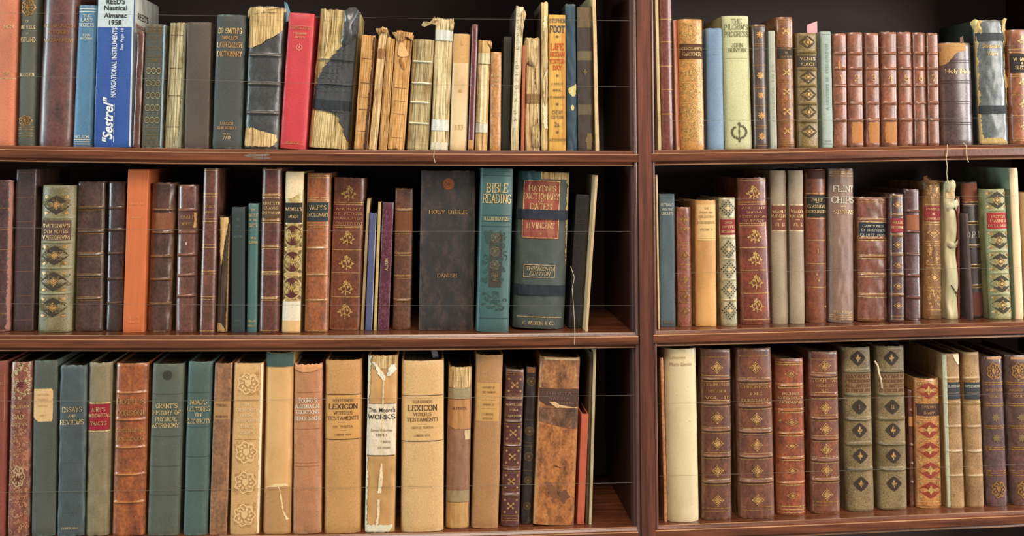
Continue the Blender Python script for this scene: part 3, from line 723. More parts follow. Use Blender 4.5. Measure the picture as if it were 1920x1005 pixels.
i24b=b(1,953,974,281,966,981,13,('X',(214,190,150)),'tall narrow cream guide with spaced black letters running down its spine, leaning',
  Pt('paper_spine',(218,202,170),[(14,-.9,.55),(225,-.9,.5),(240,-.6,.2)],.06,.0006),V('B L A K E S   N O R F O L K   B R',26,226,6,(84,74,66),False,-.12,'n',.6),rag=3,sig=2,board=(96,88,80),c2=(232,212,176))
b(1,975,983,281,978,986,85,('C',(176,92,54)),'sliver of a thin rust orange book between the norfolk guide and torn cream book',pages=False,wear=.3,p=3)
i26b=b(1,984,1015,281,985,1014,71,('X',(214,184,134)),'cream broken book split into folds, held by a brown tape around its middle',
  Pt('cloth_tape',(146,112,72),[(176,-.97,.98),(193,-.97,.98)],.02,.0014),Pt('dark_gap',(96,52,30),[(128,.2,.32),(150,.25,.42),(170,.3,.4)],.1,.0008),Pt('dark_gap',(84,48,30),[(196,.45,.55),(230,.55,.66),(256,.6,.66)],.08,.0008),sig=4,rag=2,wob=.0008,pages=False,c2=(240,216,170))
i27b=b(1,1016,1028,281,1014,1029,4,('X',(216,180,122)),'tall very narrow cream peeling book left of the bright yellow one',Pt('peeling_paper',(238,220,180),[(30,-.3,.8),(80,-.6,.6),(130,-.2,.8),(200,-.6,.4),(240,-.3,.7)],.3,.0014),rag=2,board=(110,92,62),pages=False,c2=(236,204,150),dep=.12)
b(1,1028,1062,281,1028,1061,28,('B',(220,166,72)),'bright yellow book with red and blue printed title, top shelf',
  Pt('cover_stain',(196,134,56),[(60,.5,.97),(270,.6,.97)],.1,.0002),T(39,'STEPHEN',7,(78,84,86),.95,b=1.2),T(55,'FOOT',12,(66,76,84),.86,b=1.5),O('dot',[69],5,'gk'),T(88,'LIFE',11,(196,60,34),.72,b=1.4),T(102,'BEGAN',8,(190,66,34),.82,b=1.4),T(115,'YESTER-',8,(190,66,34),.95,b=1.4),T(127,'DAY',8,(190,66,34),.5,b=1.4),
  O('dot',[142],5,'gk'),T(157,'A BOOK OF',3.5,'gk',.7,b=1.3),T(169,'MORAL',4,'gk',.5,b=1.3),T(182,'RE-ARMAMENT',3.6,'gk',.9,b=1.3),O('dot',[195],5,'gk'),T(210,'CHEAP',6.5,'gk',.6,b=1.3),T(219,'EDITION',5.5,'gk',.7,b=1.3),T(232,'2s.',9,'gk',.34,'p',b=2),O('dot',[247],5,'gk'),T(261,'BUTTERWORTH',4.5,'gk',.95,b=1.2),
  p=3.4,R=.12,rag=.7,mott=.5,wear=.5,rough=.6,c2=(232,184,88))
b(1,1063,1083,280,1060,1080,8,('C',(44,72,90)),'dark teal blue book with chipped pale yellow patches low on its spine',
  Pt('bare_patch',(210,196,128),[(158,.75,.98),(166,-.7,.9),(174,-.5,.8),(180,0,.7)],.15,.0005),Pt('bare_patch',(210,196,128),[(196,0,.3),(200,-.2,.5),(206,.0,.3)],.08,.0005),rag=1.6,p=2.6,R=.24,wc=(150,150,120),wear=.9,rough=.5)
b(1,1084,1113,280,1081,1111,13,('C',(64,50,42)),'dark brown worn book with paler olive bands, next to upright cream board',
  Pt('faded_band',(110,92,66),[(14,-.97,.97),(52,-.97,.97)],.02,.0003),Pt('faded_band',(112,98,74),[(96,-.97,.97),(113,-.97,.97)],.02,.0003),Pt('faded_band',(104,90,68),[(195,-.97,.97),(214,-.97,.97)],.02,.0003),O('fleur',[135],14,'gk'),Pt('bare_patch',(120,100,68),[(248,.2,.8),(262,0,.9),(278,.1,.7)],.2,.0005),rag=1.8,p=3,R=.18,wear=.4,rough=.6)
b(1,1115,1124,280,1109,1117,-12,('B',(222,188,138)),'very thin tall cream board, last item on the top left shelf',p=5,R=.05,pages=False,Y=.012)
# ================================================================== top right shelf
b(1,1234,1240,278,1228,1234,-14,('B',(208,186,138)),'very thin tall cream board against the bookcase post, top right shelf',p=5,R=.05,pages=False,Y=.014)
b(1,1241,1265,277,1236,1261,-16,('L',(120,64,58)),'tall narrow maroon leather book crossed by five fine gilt lines',G([36,78,123,166,211],'g',1.6),p=2.2,R=.3,rough=.22,wear=.15,mott=.2)
b(1,1268,1275,276,1262,1269,38,('B',(206,150,120)),'very thin pinkish cream pamphlet between maroon and ornate golden books',Pt('cover_edge',(168,70,64),[(39,.3,.98),(270,.3,.98)],.05,.0004),pages=False,p=4)
b(1,1276,1324,276,1270,1321,36,('L',(204,142,62)),"golden tan gardening book covered in gilt scrollwork with a dark title label",
  G([44,80,112,118,150,154,187,191,222,226,256,259],'yg',1),O('scroll',[62,134,170,206,241],45,'yg',34),O('diamond',[62,134,170,206,241],34,'yg',30),Lb(82,110,'br'),T(91,"ABERCROMBIE'S",5,'pg',.82),T(101,'GARDENER',6,'pg',.7),p=2.6,c2=(222,162,80),wear=.4,rough=.4,mott=.5)
b(1,1328,1360,277,1324,1356,53,('C',(112,144,180)),'plain light blue cloth book without title, top right shelf',T(101,'POEMS',3,(140,160,180),.4),p=2.3,R=.26,wc=(160,176,196),mott=.2,rough=.42,c2=(128,158,192),rag=.4)
b(1,1362,1412,277,1353,1408,30,('C',(196,196,148)),"tall pale green cloth allegory with dark green title and wreath emblem",
  T(40,'THE',8,'ol',.36),T(51,"PILGRIM'S",9,'ol',.88),T(64,'PROGRESS',9,'ol',.9),T(74,'...',4,'ol',.3),T(85,'JOHN',7,'ol',.42),T(94,'BUNYAN',7,'ol',.66),O('wreath',[246],36,'ol',36),G([109],(176,176,130),.8,.9),p=2.3,R=.2,mott=.25,c2=(208,208,162),wc=(160,150,96),rough=.5,wear=.5)
b(1,1415,1443,276,1410,1438,46,('L',(84,66,60)),'small dark grey brown book with five gilt flower stamps and bluish right edge',O('flower8',[65,141,178,215,253],15,'g'),G([49,82,86,122,160,164,197,234,238,270],'dg',1),p=2.4,rough=.3,wear=.5,c2=(110,88,74))
b(1,1446,1458,276,1441,1454,58,('C',(172,172,158)),'thin pale grey book between dark flowered book and brown gilt cross book',V('HISTORICAL TALES',225,120,4,(150,146,128),True,0,'s',.8),p=3,mott=.2,wear=.4)
b(1,1461,1493,275,1455,1490,32,('L',(140,84,48)),'brown leather book with five gilt cross stamps, dark label and ruled gilt panels',
  O('cross',[58,135,171,207,243],17,'yg'),G([38,42,73,76,80,84,113,117,120,150,153,156,186,189,192,222,225,228,258,262,266,270],'dg',1),Lb(88,110,(60,54,44)),T(91,'HISTORY',4,'dg',.6),T(99,'IX',4,'dg'),T(107,'OFFICE',4,'dg',.66),p=2.4,rough=.26,wear=.2)
i41=b(1,1497,1539,274,1493,1535,62,('S',(150,122,66)),'squat mottled olive book with raised bands, gilt diamonds and a pink bookmark',
  O('dark',[79,144,176,208,244],30,(74,60,40),24),O('diamond',[79,144,176,208,244],17,'yg',17),Lb(104,125,(72,60,52)),T(110,'YENIS',5,'pg',.7),T(120,'CACI',5,'pg',.6),bands=(98,129,160,193,225),bh=.0026,bw=2.4,wear=.8,wc=(110,96,70),c2=(66,52,32),rag=.6)
b(1,1543,1563,274,1538,1560,59,('C',(158,176,172)),'thin pale blue grey cloth philosophy book with faint upright title',G([65,267],(110,124,124),1,.8),V('A HISTORY OF PHILOSOPHY',204,82,4.6,(118,134,134),True,0,'s',1),T(262,'OXFORD',3,(118,134,134),.6),p=2.6,R=.2,mott=.2,wear=.3)
for n_,(bl,br,tl,tr,yt) in enumerate([(1564,1591,1562,1589,63),(1592.5,1622,1590,1620,61),(1625,1653,1622.5,1650,62),(1655,1686,1653,1684,60),(1688,1716,1685,1710.5,60),(1717,1740.5,1712,1737,61),(1742,1764,1739,1760.5,62)]):
    n_w=['one','two','three','four','five','six','seven'][n_]
    ft=[T(146,str(n_+1),11,'g',None)]
    if n_ in (1,2,3): ft.append(Pt('scuffed_leather',(182,118,62),[(228,-.6,.75),(240,-.7,.8),(266,-.6,.8)],.12,.0003))
    if n_==0: ft.append(Pt('scratch',(206,140,66),[(114,-.25,-.1),(120,-.35,-.15),(132,-.2,-.05)],.03,.0003))
    b(1,bl,br,273.5-n_*.4,tl,tr,yt,('L',(140,82,58)),'red brown leather volume with raised bands and gilt number %s'%n_w,*ft,bands=(101,129,160,193,224),bh=.0018,bw=1.7,p=2.3,R=.25,rag=.7,wear=.8,wc=(188,142,120),rough=.3,mott=.6)
i50=b(1,1772,1833,270,1764,1829,80,('L',(92,70,72)),'thick dark purple brown bible with tan patched head and gothic gilt title',
  Pt('bare_patch',(190,142,84),[(81,-.98,.45),(96,-.98,.5),(98,-.98,.0),(104,-.98,-.3),(118,-.98,-.6),(122,-.98,-.85)],.08,.0004),T(133,'Holy Bible',9,'pg',.74,'p',b=2.2,dx=-.04),G([113,117,151,155,190,194,228,232],(70,54,56),1.2,.95),p=2.2,R=.3,rough=.26,rag=.4,wear=.5,wc=(168,130,110),c2=(112,84,80))
i51=b(1,1842,1896,270,1827,1889,38,('L',(92,100,104)),'large blue grey book with frayed tan edges tied by two dark cloth straps',
  Pt('frayed_edge',(206,174,112),[(38,.84,.98),(60,.8,.98),(100,.88,.98),(150,.82,.98),(190,.94,.98)],.12,.0009),Pt('frayed_edge',(204,172,110),[(38,-.98,-.55),(50,-.98,-.7),(62,-.98,-.85),(120,-.98,-.9),(200,-.98,-.9),(250,-.98,-.86),(268,-.98,-.6)],.1,.0009),Pt('frayed_edge',(186,158,96),[(258,-.9,.4),(269,-.9,.9)],.06,.0009),
  T(86,"Shakespeare's",8,'yg',.62,'p',b=1.5),T(101,'Works',8,'yg',.36,'p',b=1.5),Pt('cloth_strap',(58,62,66),[(62,-.98,.98),(77,-.98,.98)],0,.0016),Pt('cloth_strap',(52,56,60),[(198,-.98,.98),(213,-.98,.98)],0,.0016),
  p=2.3,R=.24,rough=.34,rag=2,c2=(112,124,132),board=(40,52,48))
b(1,1899,1942,266,1893,1936,56,('L',(152,88,56)),'reddish brown book with black label, cut off by the right edge, top shelf',G([92,98,139,143,176,214,256,260],'g',1.2),O('spray',[75,153,192,233],18,'pg',dx=.1),Lb(101,136,(48,40,40)),T(111,'W. MARK',6,'pg',.7),T(118,'&',4,'pg'),T(126,'SLEDGE',6,'pg',.6),p=2.2,rough=.28,wear=.3)
flap(i13,[(640,78),(646,40),(646,22),(656,14),(668,14),(675,24),(672,56),(668,68),(656,82),(644,88)],LTH,'torn_leather_flap',.003,.002)
flap(i13,[(610,60),(608,30),(604,18),(610,15),(618,24),(618,50),(614,90),(608,108),(607,96)],PC,'torn_paper_flap',.002,.004)
flap(i11,[(463,34),(464,18),(468,13),(534,14),(536,22),(500,24),(470,26)],PC,'torn_paper_flap',.002,.003)
flap(i15b,[(706,60),(704,53),(716,53),(728,57),(727,62),(716,60),(712,68)],TANX,'curled_paper',.003,.004)
flap(i16b,[(736,62),(735,60),(770,61),(776,66),(774,78),(771,70),(766,72),(748,78),(742,72)],TANX,'curled_paper',.003,.004)
flap(i18,[(814,44),(808,44),(796,50),(790,46),(794,39),(806,40),(814,32),(822,38),(820,48)],PC,'curled_paper_flap',.002,.005)
flap(i18,[(845,56),(846,40),(850,34),(852,42),(850,58)],PC,'curled_paper_flap',.002,.004)
flap(i21b,[(912,78),(921,76),(923,84),(922,92),(917,84)],TANX,'curled_paper_flap',.002,.004)
flap(i24b,[(978,22),(984,18),(987,28),(983,40),(980,60),(977,70),(976,40)],PC,'curled_paper_flap',.002,.003)
flap(i26b,[(984,76),(994,72),(1010,74),(1008,120),(1000,126),(988,118),(983,134),(981,110)],PC,'torn_paper_flap',.0025,.002)
flap(i26b,[(996,240),(1010,230),(1015,262),(1012,276),(998,276)],PC,'torn_paper_flap',.0025,.002)
flap(i27b,[(1018,60),(1026,50),(1028,90),(1026,130),(1020,140),(1016,100)],PC,'peeling_paper_flap',.003,.003)
flap(i27b,[(1016,150),(1026,140),(1028,180),(1022,200),(1018,190)],PC,'peeling_paper_flap',.003,.003)
flap(i51,[(1824,44),(1826,36),(1836,38),(1838,48),(1842,60),(1838,66),(1832,56)],(206,184,120),'frayed_cloth',.002,.003)
flap(i51,[(1880,42),(1882,34),(1890,38),(1893,70),(1890,90),(1888,60)],(214,176,112),'frayed_cloth',.002,.003)
flap(i51,[(1890,130),(1896,150),(1897,160),(1891,168),(1892,200),(1890,190),(1889,150)],(208,170,104),'frayed_cloth',.002,.003)
# ================================================================== middle left shelf
b(2,-26,16,623,-20,23,338,('L',(84,56,56)),'dark plum leather book with pink right edge at the far left, middle shelf',G([392,432,470,508,548,590],'dg',.9),Pt('worn_edge',(168,112,98),[(340,.78,.98),(620,.72,.98)],.15,.0003),p=2.4,rag=.8,wc=(190,130,110),wear=1)  # lighter pink strip along the right of the spine
b(2,23,62,622,28,69,318,('L',(72,48,46)),'tall plain dark brown book with six faint ruled lines, left end of middle shelf',G([324,371,417,464,510,556,601],(128,84,66),1),p=3,R=.14,wear=.4,rough=.5,mott=.4)
b(2,63,131,624,75,139,348,('S',(146,134,96)),'thick olive gilt book with dark scalloped medallions and brown title panel',
  O('scroll',[385,480,529,577],58,(112,96,56),38),O('dark',[385,480,529,577],50,(66,54,42),36),O('fleuron',[385,480,529,577],24,'g',18),O('corners',[385,480,529,577],44,'g',36),Lb(414,452,(92,64,56),-.86,.86),T(424,'SVETONIVS',6,'pg',.78),T(435,'CVM NOTIS',6,'pg',.7),T(446,'VARIORVM',7,'pg',.78),bands=(410,456,504,551),bh=.0016,bw=1.6,p=2.3,c2=(104,92,62),wear=.3,wc=(150,168,140))
b(2,138,191,622,144,197,341,('L',(86,62,56)),'dark brown book with five pairs of dull gilt rules, right of the olive gilt book',GB((391,436,478,518,561),'dg',3.5),bands=(391,436,478,518,561),bh=.0018,bw=1.8,p=3,R=.16,rag=.8,wear=.5,wc=(150,132,110),mott=.6)
b(2,196,230,622,202,234,341,('L',(74,56,56)),'narrow dark plum book with raised bands and cold highlight down its left side',bands=(391,432,476,524,569),bh=.0018,bw=1.8,p=2.3,R=.26,rough=.22,wear=.3)
b(2,231,268,624,237,281,318,('B',(212,108,58)),'tall plain bright orange book on the middle shelf',T(383,'HEROES AND',3,(226,150,90),.7),T(409,'WRIGHT',3,(226,150,90),.5),T(596,'ALLEN',4,(232,140,84),.5),T(604,'UNWIN',4,(232,140,84),.5),p=5,R=.07,mott=.15,wear=.15,wc=(120,60,40),rough=.6)
b(2,273,320,623,283,329,343,('L',(92,60,50)),'brown leather book with orange brown title panel and frayed head, middle shelf',Lb(401,431,(140,84,56)),T(408,'ESSAYS',4,(170,110,76),.6),T(420,'VOL',4,(170,110,76),.3),bands=(394,437,482,525,570),bh=.002,bw=1.8,p=2.4,rag=1.8,wear=.9,wc=(190,140,90))
b(2,327,366,624,331,373,347,('L',(118,74,66)),'reddish brown leather book with worn label, glossy left side, middle shelf',Lb(398,432,(96,60,50),-.8,.8),T(408,'COWLEY',5,'g',.6),T(420,'WORKS',5,'g',.5),Pt('bare_patch',(212,170,104),[(400,.6,.85),(414,.7,.9),(428,.6,.85)],.08,.0006),Pt('bare_patch',(220,190,160),[(455,-.1,0),(461,-.08,.02)],.01,.0006),bands=(395,437,479,517,556),bh=.002,bw=1.8,p=2.3,rough=.25,rag=.5,wear=.8,wc=(190,140,110),c2=(150,92,74))
b(2,372,401,626,380,410,316,('L',(112,66,54)),'tall narrow red brown book with double gilt bands, left of a small torn book',GB((367,414,463,512,560),'g',2.6),T(388,'SELECT',4,'g',.7),T(399,'WORKS',4,'g',.6),G([320,621],'g',1.4),p=2.4,rough=.25,wear=.4)
b(2,404,428,612,412,431,407,('X',(76,62,54)),'short broken black book with a peeled cream strip, standing in a gap',Pt('peeled_paper',(224,184,124),[(408,-.9,.7),(425,-.8,.6),(450,-.7,.1),(480,-.6,-.2),(494,-.5,-.4)],.12,.001),Pt('page_edges',(176,140,90),[(420,.78,.97),(610,.7,.97)],.1,.001),Pt('page_edges',(186,150,98),[(595,-.9,-.2),(611,-.9,.8)],.15,.001),rag=3,c2=(98,82,70),pages=False,dep=.11,Y=.03)
b(2,433,459,622,434,459,389,('C',(44,58,58)),'short dark green cloth book with faint title beside a narrower teal one',T(412,'THE',4,(90,108,100),.3),T(424,'LAY',4,(90,108,100),.3),T(444,'MILTON',4,(90,108,100),.6),T(599,'DENT',3,(90,108,100),.5),p=3.5,R=.12,wear=.15,mott=.2,Y=.026)
b(2,460,483,624,466,484,382,('C',(78,116,116)),'short narrow teal cloth book with pale gilt title in a stack of short lines',T(394,'THE',4,'pg',.45),T(404,'BATTLE',5.5,'pg',.85),T(413,'OF THE',3.5,'pg',.7),T(423,'BAYS',6.5,'pg',.7),T(447,'OWEN',4,'pg',.55),T(455,'SEAMAN',4.5,'pg',.85),T(602,'JOHN LANE',3.6,'pg',.85),T(611,'BODLEY',3,'pg',.7),p=2.5,R=.2,rough=.35,wear=.4,mott=.2)
b(2,485,522,625,489,530,315,('L',(104,56,46)),'tall maroon book with broad gilt bands and dull brown title panel, middle shelf',Lb(374,410,(92,68,48)),T(382,'ERNESTI',4.5,'pg',.8),T(391,'CLAVIS',4.5,'pg',.7),T(400,'CICERONIANA',4.5,'pg',.9),G([365,368,371,412,415,418,461,464,467,510,513,516,558,561,564,318,620],'yg',1.1),bands=(367,415,464,513,561),bh=.0008,bw=2.2,p=2.5,rag=.5,wear=.5,rough=.3,c2=(130,70,54))
b(2,526,563,625,534,570,322,('L',(196,170,110)),'cream and gilt book with round brown medallions, cream torn head and white foot',
  Pt('torn_paper',(232,206,164),[(323,-.97,.97),(355,-.97,.97),(362,-.97,.8),(368,-.97,.2),(374,-.97,-.3),(375,-.97,-.8)],.05,.0006),Pt('paper_patch',(226,214,190),[(566,-.97,.97),(602,-.97,.97)],.01,.0006),Pt('paper_patch',(222,178,120),[(602,-.97,.97),(624,-.97,.97)],.02,.0006),
  Lb(381,419,(46,42,42)),T(393,"MAXWELL'S",5.5,'pg',.85),T(407,'MECR',5,'pg',.5),Pt('medallion_ground',(186,160,100),[(426,-.88,.88),(563,-.88,.88)],0,.0003),
  O('corners',[443,492,541],34,(110,84,50),42),O('scroll',[443,492,541],38,(128,104,62),44),O('disc',[443,492,541],31,(88,40,34),38),O('fleur',[443,492,541],13,'yg',18),O('corners',[443,492,541],17,'g',20),G([424,428,466,470,515,519,562,565],'yg',1.6),p=2.4,wear=.3)
b(2,569,614,624,575,619,325,('L',(168,94,54)),"tan orange leather dictionary with a dark teal title label, middle shelf",Lb(380,416,(50,58,60)),T(390,"VALPY'S",8,'pg',.72),T(404,'DICTIONARY',6.5,'pg',.9),G([329,333,371,375,378,419,424,427],'g',1.3),GB((466,516,564),'dg',2.6),G([620],'g',2),bands=(466,516,564),bh=.0012,bw=1.8,p=2.5,R=.2,rough=.28,wear=.5,wc=(230,200,150),c2=(190,112,62))
b(2,615,675,619,623,686,334,('L',(122,66,42)),'wide maroon leather volume with five gilt floral sprays, left half of middle shelf',O('spray',[362,447,493,540,583],27,'yg',29),G([381,385,425,428,470,513,558],'g',1.4),Lb(386,423,(108,50,48),-.95,.93),T(393,'ANCIENT',4.2,'g',.8),T(402,'ST. PETERS',4.2,'g',.88),T(411,'TRANSLATOR',4.2,'g',.92),T(420,'CONSTITUENT',4.2,'g',.95),p=3.2,R=.15,rag=1,rough=.28,wear=.6,wc=(210,150,110),c2=(150,80,48),mott=.6)
b(2,676,682,619,688,694,373,('B',(214,186,138)),'very thin cream board leaning right behind the small royal blue book',pages=False,p=4)
b(2,684,698,620,693,706,400,('B',(84,90,136)),'small thin royal blue book leaning right, shortest on the middle left shelf',Pt('cover_edge',(176,176,186),[(401,.8,.98),(619,.8,.98)],.02,.0003),p=4,R=.1,mott=.2,dep=.11)
b(2,700,706,620,709,715,379,('B',(204,174,112)),'thin yellowed cream board leaning against the maroon album',pages=False,p=4)
b(2,708,729,620,717,739,380,('L',(96,46,64)),'thin purple maroon album with embossed scrolls and upright gilt title',V('ALBUM',508,486,5,'pg',True,.1,'s',1.2),O('scroll',[410,440,470,540,570,600],22,(122,66,82),36),p=4,R=.12,rough=.25,wear=.4)
b(2,736,770,617,740,776,354,('L',(112,68,48)),'mid brown leather book with five double gilt bands, standing left of the large black bible',Lb(398,434,(122,74,46)),GB((395,436,477,519,563),'g',2.8,1.3),bands=(395,436,477,519,563),bh=.0016,bw=1.6,p=2.8,R=.16,rag=.8,wear=.7,wc=(180,130,80),rough=.36)
b(2,783,890,620,788,894,321,('L',(40,34,33)),'very wide flat backed black bible with round copper seal near its head',O('disc',[346],23,(156,86,50),23),O('ring',[346],23,(120,66,40)),T(399,'HOLY BIBLE',7,'g',.68,b=1.1),T(518,'DANISH',6.5,(170,130,90),.34),
  p=7,R=.05,rough=.62,wear=.8,wc=(112,84,62),rag=.9,mott=.8,c2=(84,58,48))
b(2,893,955,617,900,965,317,('C',(60,96,96)),'tall teal green cloth book with large gilt title and dark floral panel',T(353,'BIBLE',16,'pg',.64,b=1.15,dx=.04),T(373,'READING',15,'pg',.84,b=1.15,dx=.03),T(410,'ILLUSTRATED',6,'pg',.74,b=1.1),G([330,404,415,424,592],(48,72,72),1.2,.9),
  Pt('printed_panel',(64,58,52),[(437,-.3,.45),(536,-.34,.42)],0,.0003),O('scroll',[450],46,(54,78,74),50),O('scroll',[500],46,(54,78,74),60),O('arms',[445,470,495],18,(104,96,76)),V('ME',524,508,8,'gk',True,.05),O('scroll',[560],46,(54,78,74),40),p=3,R=.16,rough=.36,wear=.25,mott=.25,Y=.02)
i24=b(2,961,1060,619,970,1073,324,('C',(70,82,80)),"very thick dark green dictionary of dates with red label, tied by two navy straps",
  Pt('torn_head',TORNC,[(325,-.35,.9),(338,-.4,.92)],.02,.0006),Pt('title_label',(156,76,66),[(340,-.72,.56),(345,-.8,.63),(446,-.8,.63),(451,-.72,.56)],0,.0006),Pt('title_label',(170,100,76),[(341,.1,.5),(380,.15,.4),(430,.1,.45),(450,.2,.4)],.05,.0008),
  T(356,"HAYDN'S",10,'pg',.52,dx=-.06,b=1.1),T(371,'DICTIONARY',10.5,'pg',.67,dx=-.08,b=1.1),T(380.5,'OF',4,'pg',.1,dx=-.1),T(390,'DATES',10.5,'pg',.40,dx=-.1,b=1.1),T(426,'B.VINCENT.',10,'pg',.56,dx=-.05,b=1.1),O('fleur',[441],9,'g',dx=-.08),
  G([597],'pg',1.3,.85),T(608,'E. MOXON & CO.',6,'pg',.62,dx=.0),T(507,'THIRTEENTH',6.5,'pg',.52,'i',dx=-.06),T(516,'EDITION',6.5,'pg',.38,'i',dx=-.06),
  Pt('frayed_edge',(190,168,110),[(326,.9,.98),(440,.9,.98),(500,.95,.98)],.06,.0009),Pt('cloth_strap',(46,52,66),[(396,-.97,.97),(414,-.97,.97)],.0,.0024),Pt('cloth_strap',(44,50,62),[(537,-.97,.97),(556,-.97,.97)],0,.0024),
  Pt('cloth_tape',(62,96,104),[(315,-.97,-.14),(341,-.97,-.16)],.03,.0026),p=2.6,R=.2,rough=.5,rag=2,wear=.6,c2=(88,100,96))
# thin gilt frames on its label and edition box
def frame(info,y0,y1,u0,u1,c,th=1.2,off=.0012):
    k=info['k']; hw=info['hw']; pts=[(u0*hw,info['zy'](y0)),(u1*hw,info['zy'](y0)),(u1*hw,info['zy'](y1)),(u0*hw,info['zy'](y1)),(u0*hw,info['zy'](y0))]
    pl=[]
    for a,c2_ in zip(pts[:-1],pts[1:]):
        seg=[(a[0]+(c2_[0]-a[0])*i/12,a[1]+(c2_[1]-a[1])*i/12) for i in range(13)]; stroke_polys(seg,th*k,None,pl)
    vv,ff=[],[]
    for q in pl:
        i0=len(vv); vv+=[(x,info['ys'](x,z)-off,z) for x,z in q]; ff.append(tuple(range(i0,i0+len(q))))
    hang(info,'gilt_frame',vv,ff,c)
frame(i24,342,449,-.77,.6,'pg'); frame(i24,500,523,-.66,.52,'pg',1.1)
b(2,1066,1091,612,1079,1108,366,('L',(44,42,42)),'black book set back in shadow behind the leaning pale board, middle shelf',G([412,420,462],(70,66,60),1),p=4,R=.1,wear=.15,Y=.045,wc=(80,74,66))
b(2,1090,1099,619,1110,1118,329,('B',(212,180,136)),'thin pale board leaning right beside the empty gap on the middle shelf',p=3,R=.15,pages=False,Y=.016,dep=.12)
# ================================================================== middle right shelf
b(2,1234,1237.5,614,1229,1233,328,('B',(214,186,140)),'very thin cream board tight against the post, middle right shelf',pages=False,p=4,Y=.02)
b(2,1239,1267,613,1235.5,1266,364,('C',(66,86,96)),'slate blue cloth book with pale title near head, first beside the post',T(384,'RITUALS',5,'sil',.8),T(393,'AND THE',4,'sil',.66),T(401,'GROUPS',5,'sil',.75),T(604,'WARNE',5,'gk',.6),p=5,R=.1,rough=.35,wear=.2,mott=.25,c2=(84,104,114))
b(2,1272,1299,613,1269,1297,389,('L',(150,84,66)),'short faded red book with worn gilt ornaments, between blue and tan books',T(411,'WORKS OF',4,'g',.7),T(430,'HOMER',4.5,'g',.6),O('star',[412,525],18,'dg'),O('diamond',[480,556,585],18,'dg',20),G([428,456,463,497,505,537,545,568],'dg',1.6),p=2.4,rag=1.2,wear=1,wc=(206,150,110),c2=(176,104,80))
b(2,1305,1347,613,1304,1345,376,('V',(218,158,88)),'golden tan book with pale printed paper label at its head, middle right shelf',Pt('paper_label',(226,184,124),[(384,-.88,.88),(452,-.88,.88)],.02,.0004),T(391,'THE',3,'gk',.2),T(399,'POEMS AND',3.6,'gk',.6),T(407,'COLLECTED',3.6,'gk',.7),T(418,'DISCOURSES',4,'gk',.8),T(431,'VOLUME II',3.6,'gk',.6),G([448],'gk',.6,.8),p=2.3,R=.24,rag=.8,wear=.7,wc=(150,92,50),c2=(232,176,108))

b(2,1353,1386,612,1349,1380,371,('L',(176,166,130)),'pale cream book with dark latticed diamonds and a red label, middle right shelf',O('lattice',[391,468,506,544,583],30,(66,66,58),32),O('fleuron',[391,468,506,544,583],14,'cr'),Lb(412,441,(146,50,52)),T(418,'OVID',4,'pg',.4),T(426,'BRIEFE',4,'pg',.7),T(435,'METAMORPH',4,'pg',.8),bands=(408,446,487,525,564),bh=.0010,bw=1.4,p=2.3,wear=.6,wc=(196,160,100),rough=.35)
b(2,1393,1447,609,1381,1442,334,('L',(130,62,44)),'wide maroon leather volume with gilt sprays and purple label, middle right shelf',O('spray',[361,443,486,529,573],26,'yg',28),G([339,380,384,420,424,466,508,551,600],'g',1.5),Lb(386,418,(108,46,54),-.95,.93),T(391,'ANCIENT',4,'g',.8),T(399,'INDIA',4,'g',.5),T(407,'HISTORICAL',4,'g',.9),T(415,'SURVEY',4,'g',.66),p=2.6,R=.2,rag=.8,rough=.24,wear=.4,wc=(190,130,110))
for bl,br,tl,tr,vn,lb in ((1451,1480,1444,1477,'VOL. IX','grey cloth magazine volume with brown label, left of the two matching ones'),(1483.5,1512,1480,1508.5,'VOL. X','grey cloth magazine volume with brown label, right of the two matching ones')):
    b(2,bl,br,608,tl,tr,320,('C',(156,136,112)),lb,Lb(387,432,(122,68,52)),G([385,434],'pg',1.6),T(397,'WEEKLY',5.5,'pg',.82),T(406,'MAGAZINE',5.5,'pg',.95),G([413],'pg',1,.3),T(422,vn,6,'pg',.6),p=2.2,R=.3,wear=.4,wc=(206,196,170),mott=.5,rough=.45)
b(2,1514,1554,606,1511,1552,318,('L',(134,70,44)),"tall chestnut leather classical encyclopaedia with black label and gilt number one",Pt('dark_head',(78,44,36),[(319,-.97,.97),(336,-.97,.97)],.03,.0002),Lb(367,408,(44,44,38)),G([364,411,452,496,540],'g',1.5),T(376,'PAULY',5,'pg',.5),G([381],'pg',.8,.15),T(388,'CLASSICAL',5.5,'pg',.84),T(398,'ENCYCLOPAEDIA',5.2,'pg',.97),T(472,'1',8,'g'),O('dot',[516],4,'g',dx=-.1),O('dot',[527],4,'g',dx=.1),O('dot',[576],5,'g',dx=.75),p=2.5,rag=.8,wear=.4,rough=.3,c2=(158,84,50))
b(2,1558,1605,606,1555,1606,317,('C',(138,106,92)),'tall taupe cloth book with silvery title and bluish sheen along both joints',T(355,'FLINT',11,'w',.78,b=1,dx=.08),T(376,'CHIPS',11.5,'w',.86,b=1,dx=.05),G([389],'pg',1,.2),T(399,'STEVENS',7.5,'pg',.78,'i',dx=.05),T(586,'BELL & DALDY',4.5,'pg',.72),G([323,326,331,592,596,600],'g',1.2,.96),p=2.2,R=.3,rough=.36,rag=1.4,wear=.5,wc=(150,160,170),mott=.3)
b(2,1611,1665,604,1607,1667,371,('L',(130,72,54)),'squat dark red leather book with a navy title label and worn gilt bands',Lb(419,446,(44,48,58)),T(425,'CANCIONES',4.2,'sil',.7),T(433,'ET ORATIONES',4.2,'sil',.8),T(442,'EX HIST. ORIG.',4.2,'sil',.86),GB((414,449,483,517,555),'pg',3.4,1.1),G([376,380,599],'g',1),bands=(414,449,483,517,555),bh=.0014,bw=1.6,p=3,R=.15,rag=1.4,wear=.7,wc=(214,160,110),rough=.34,c2=(146,84,72))
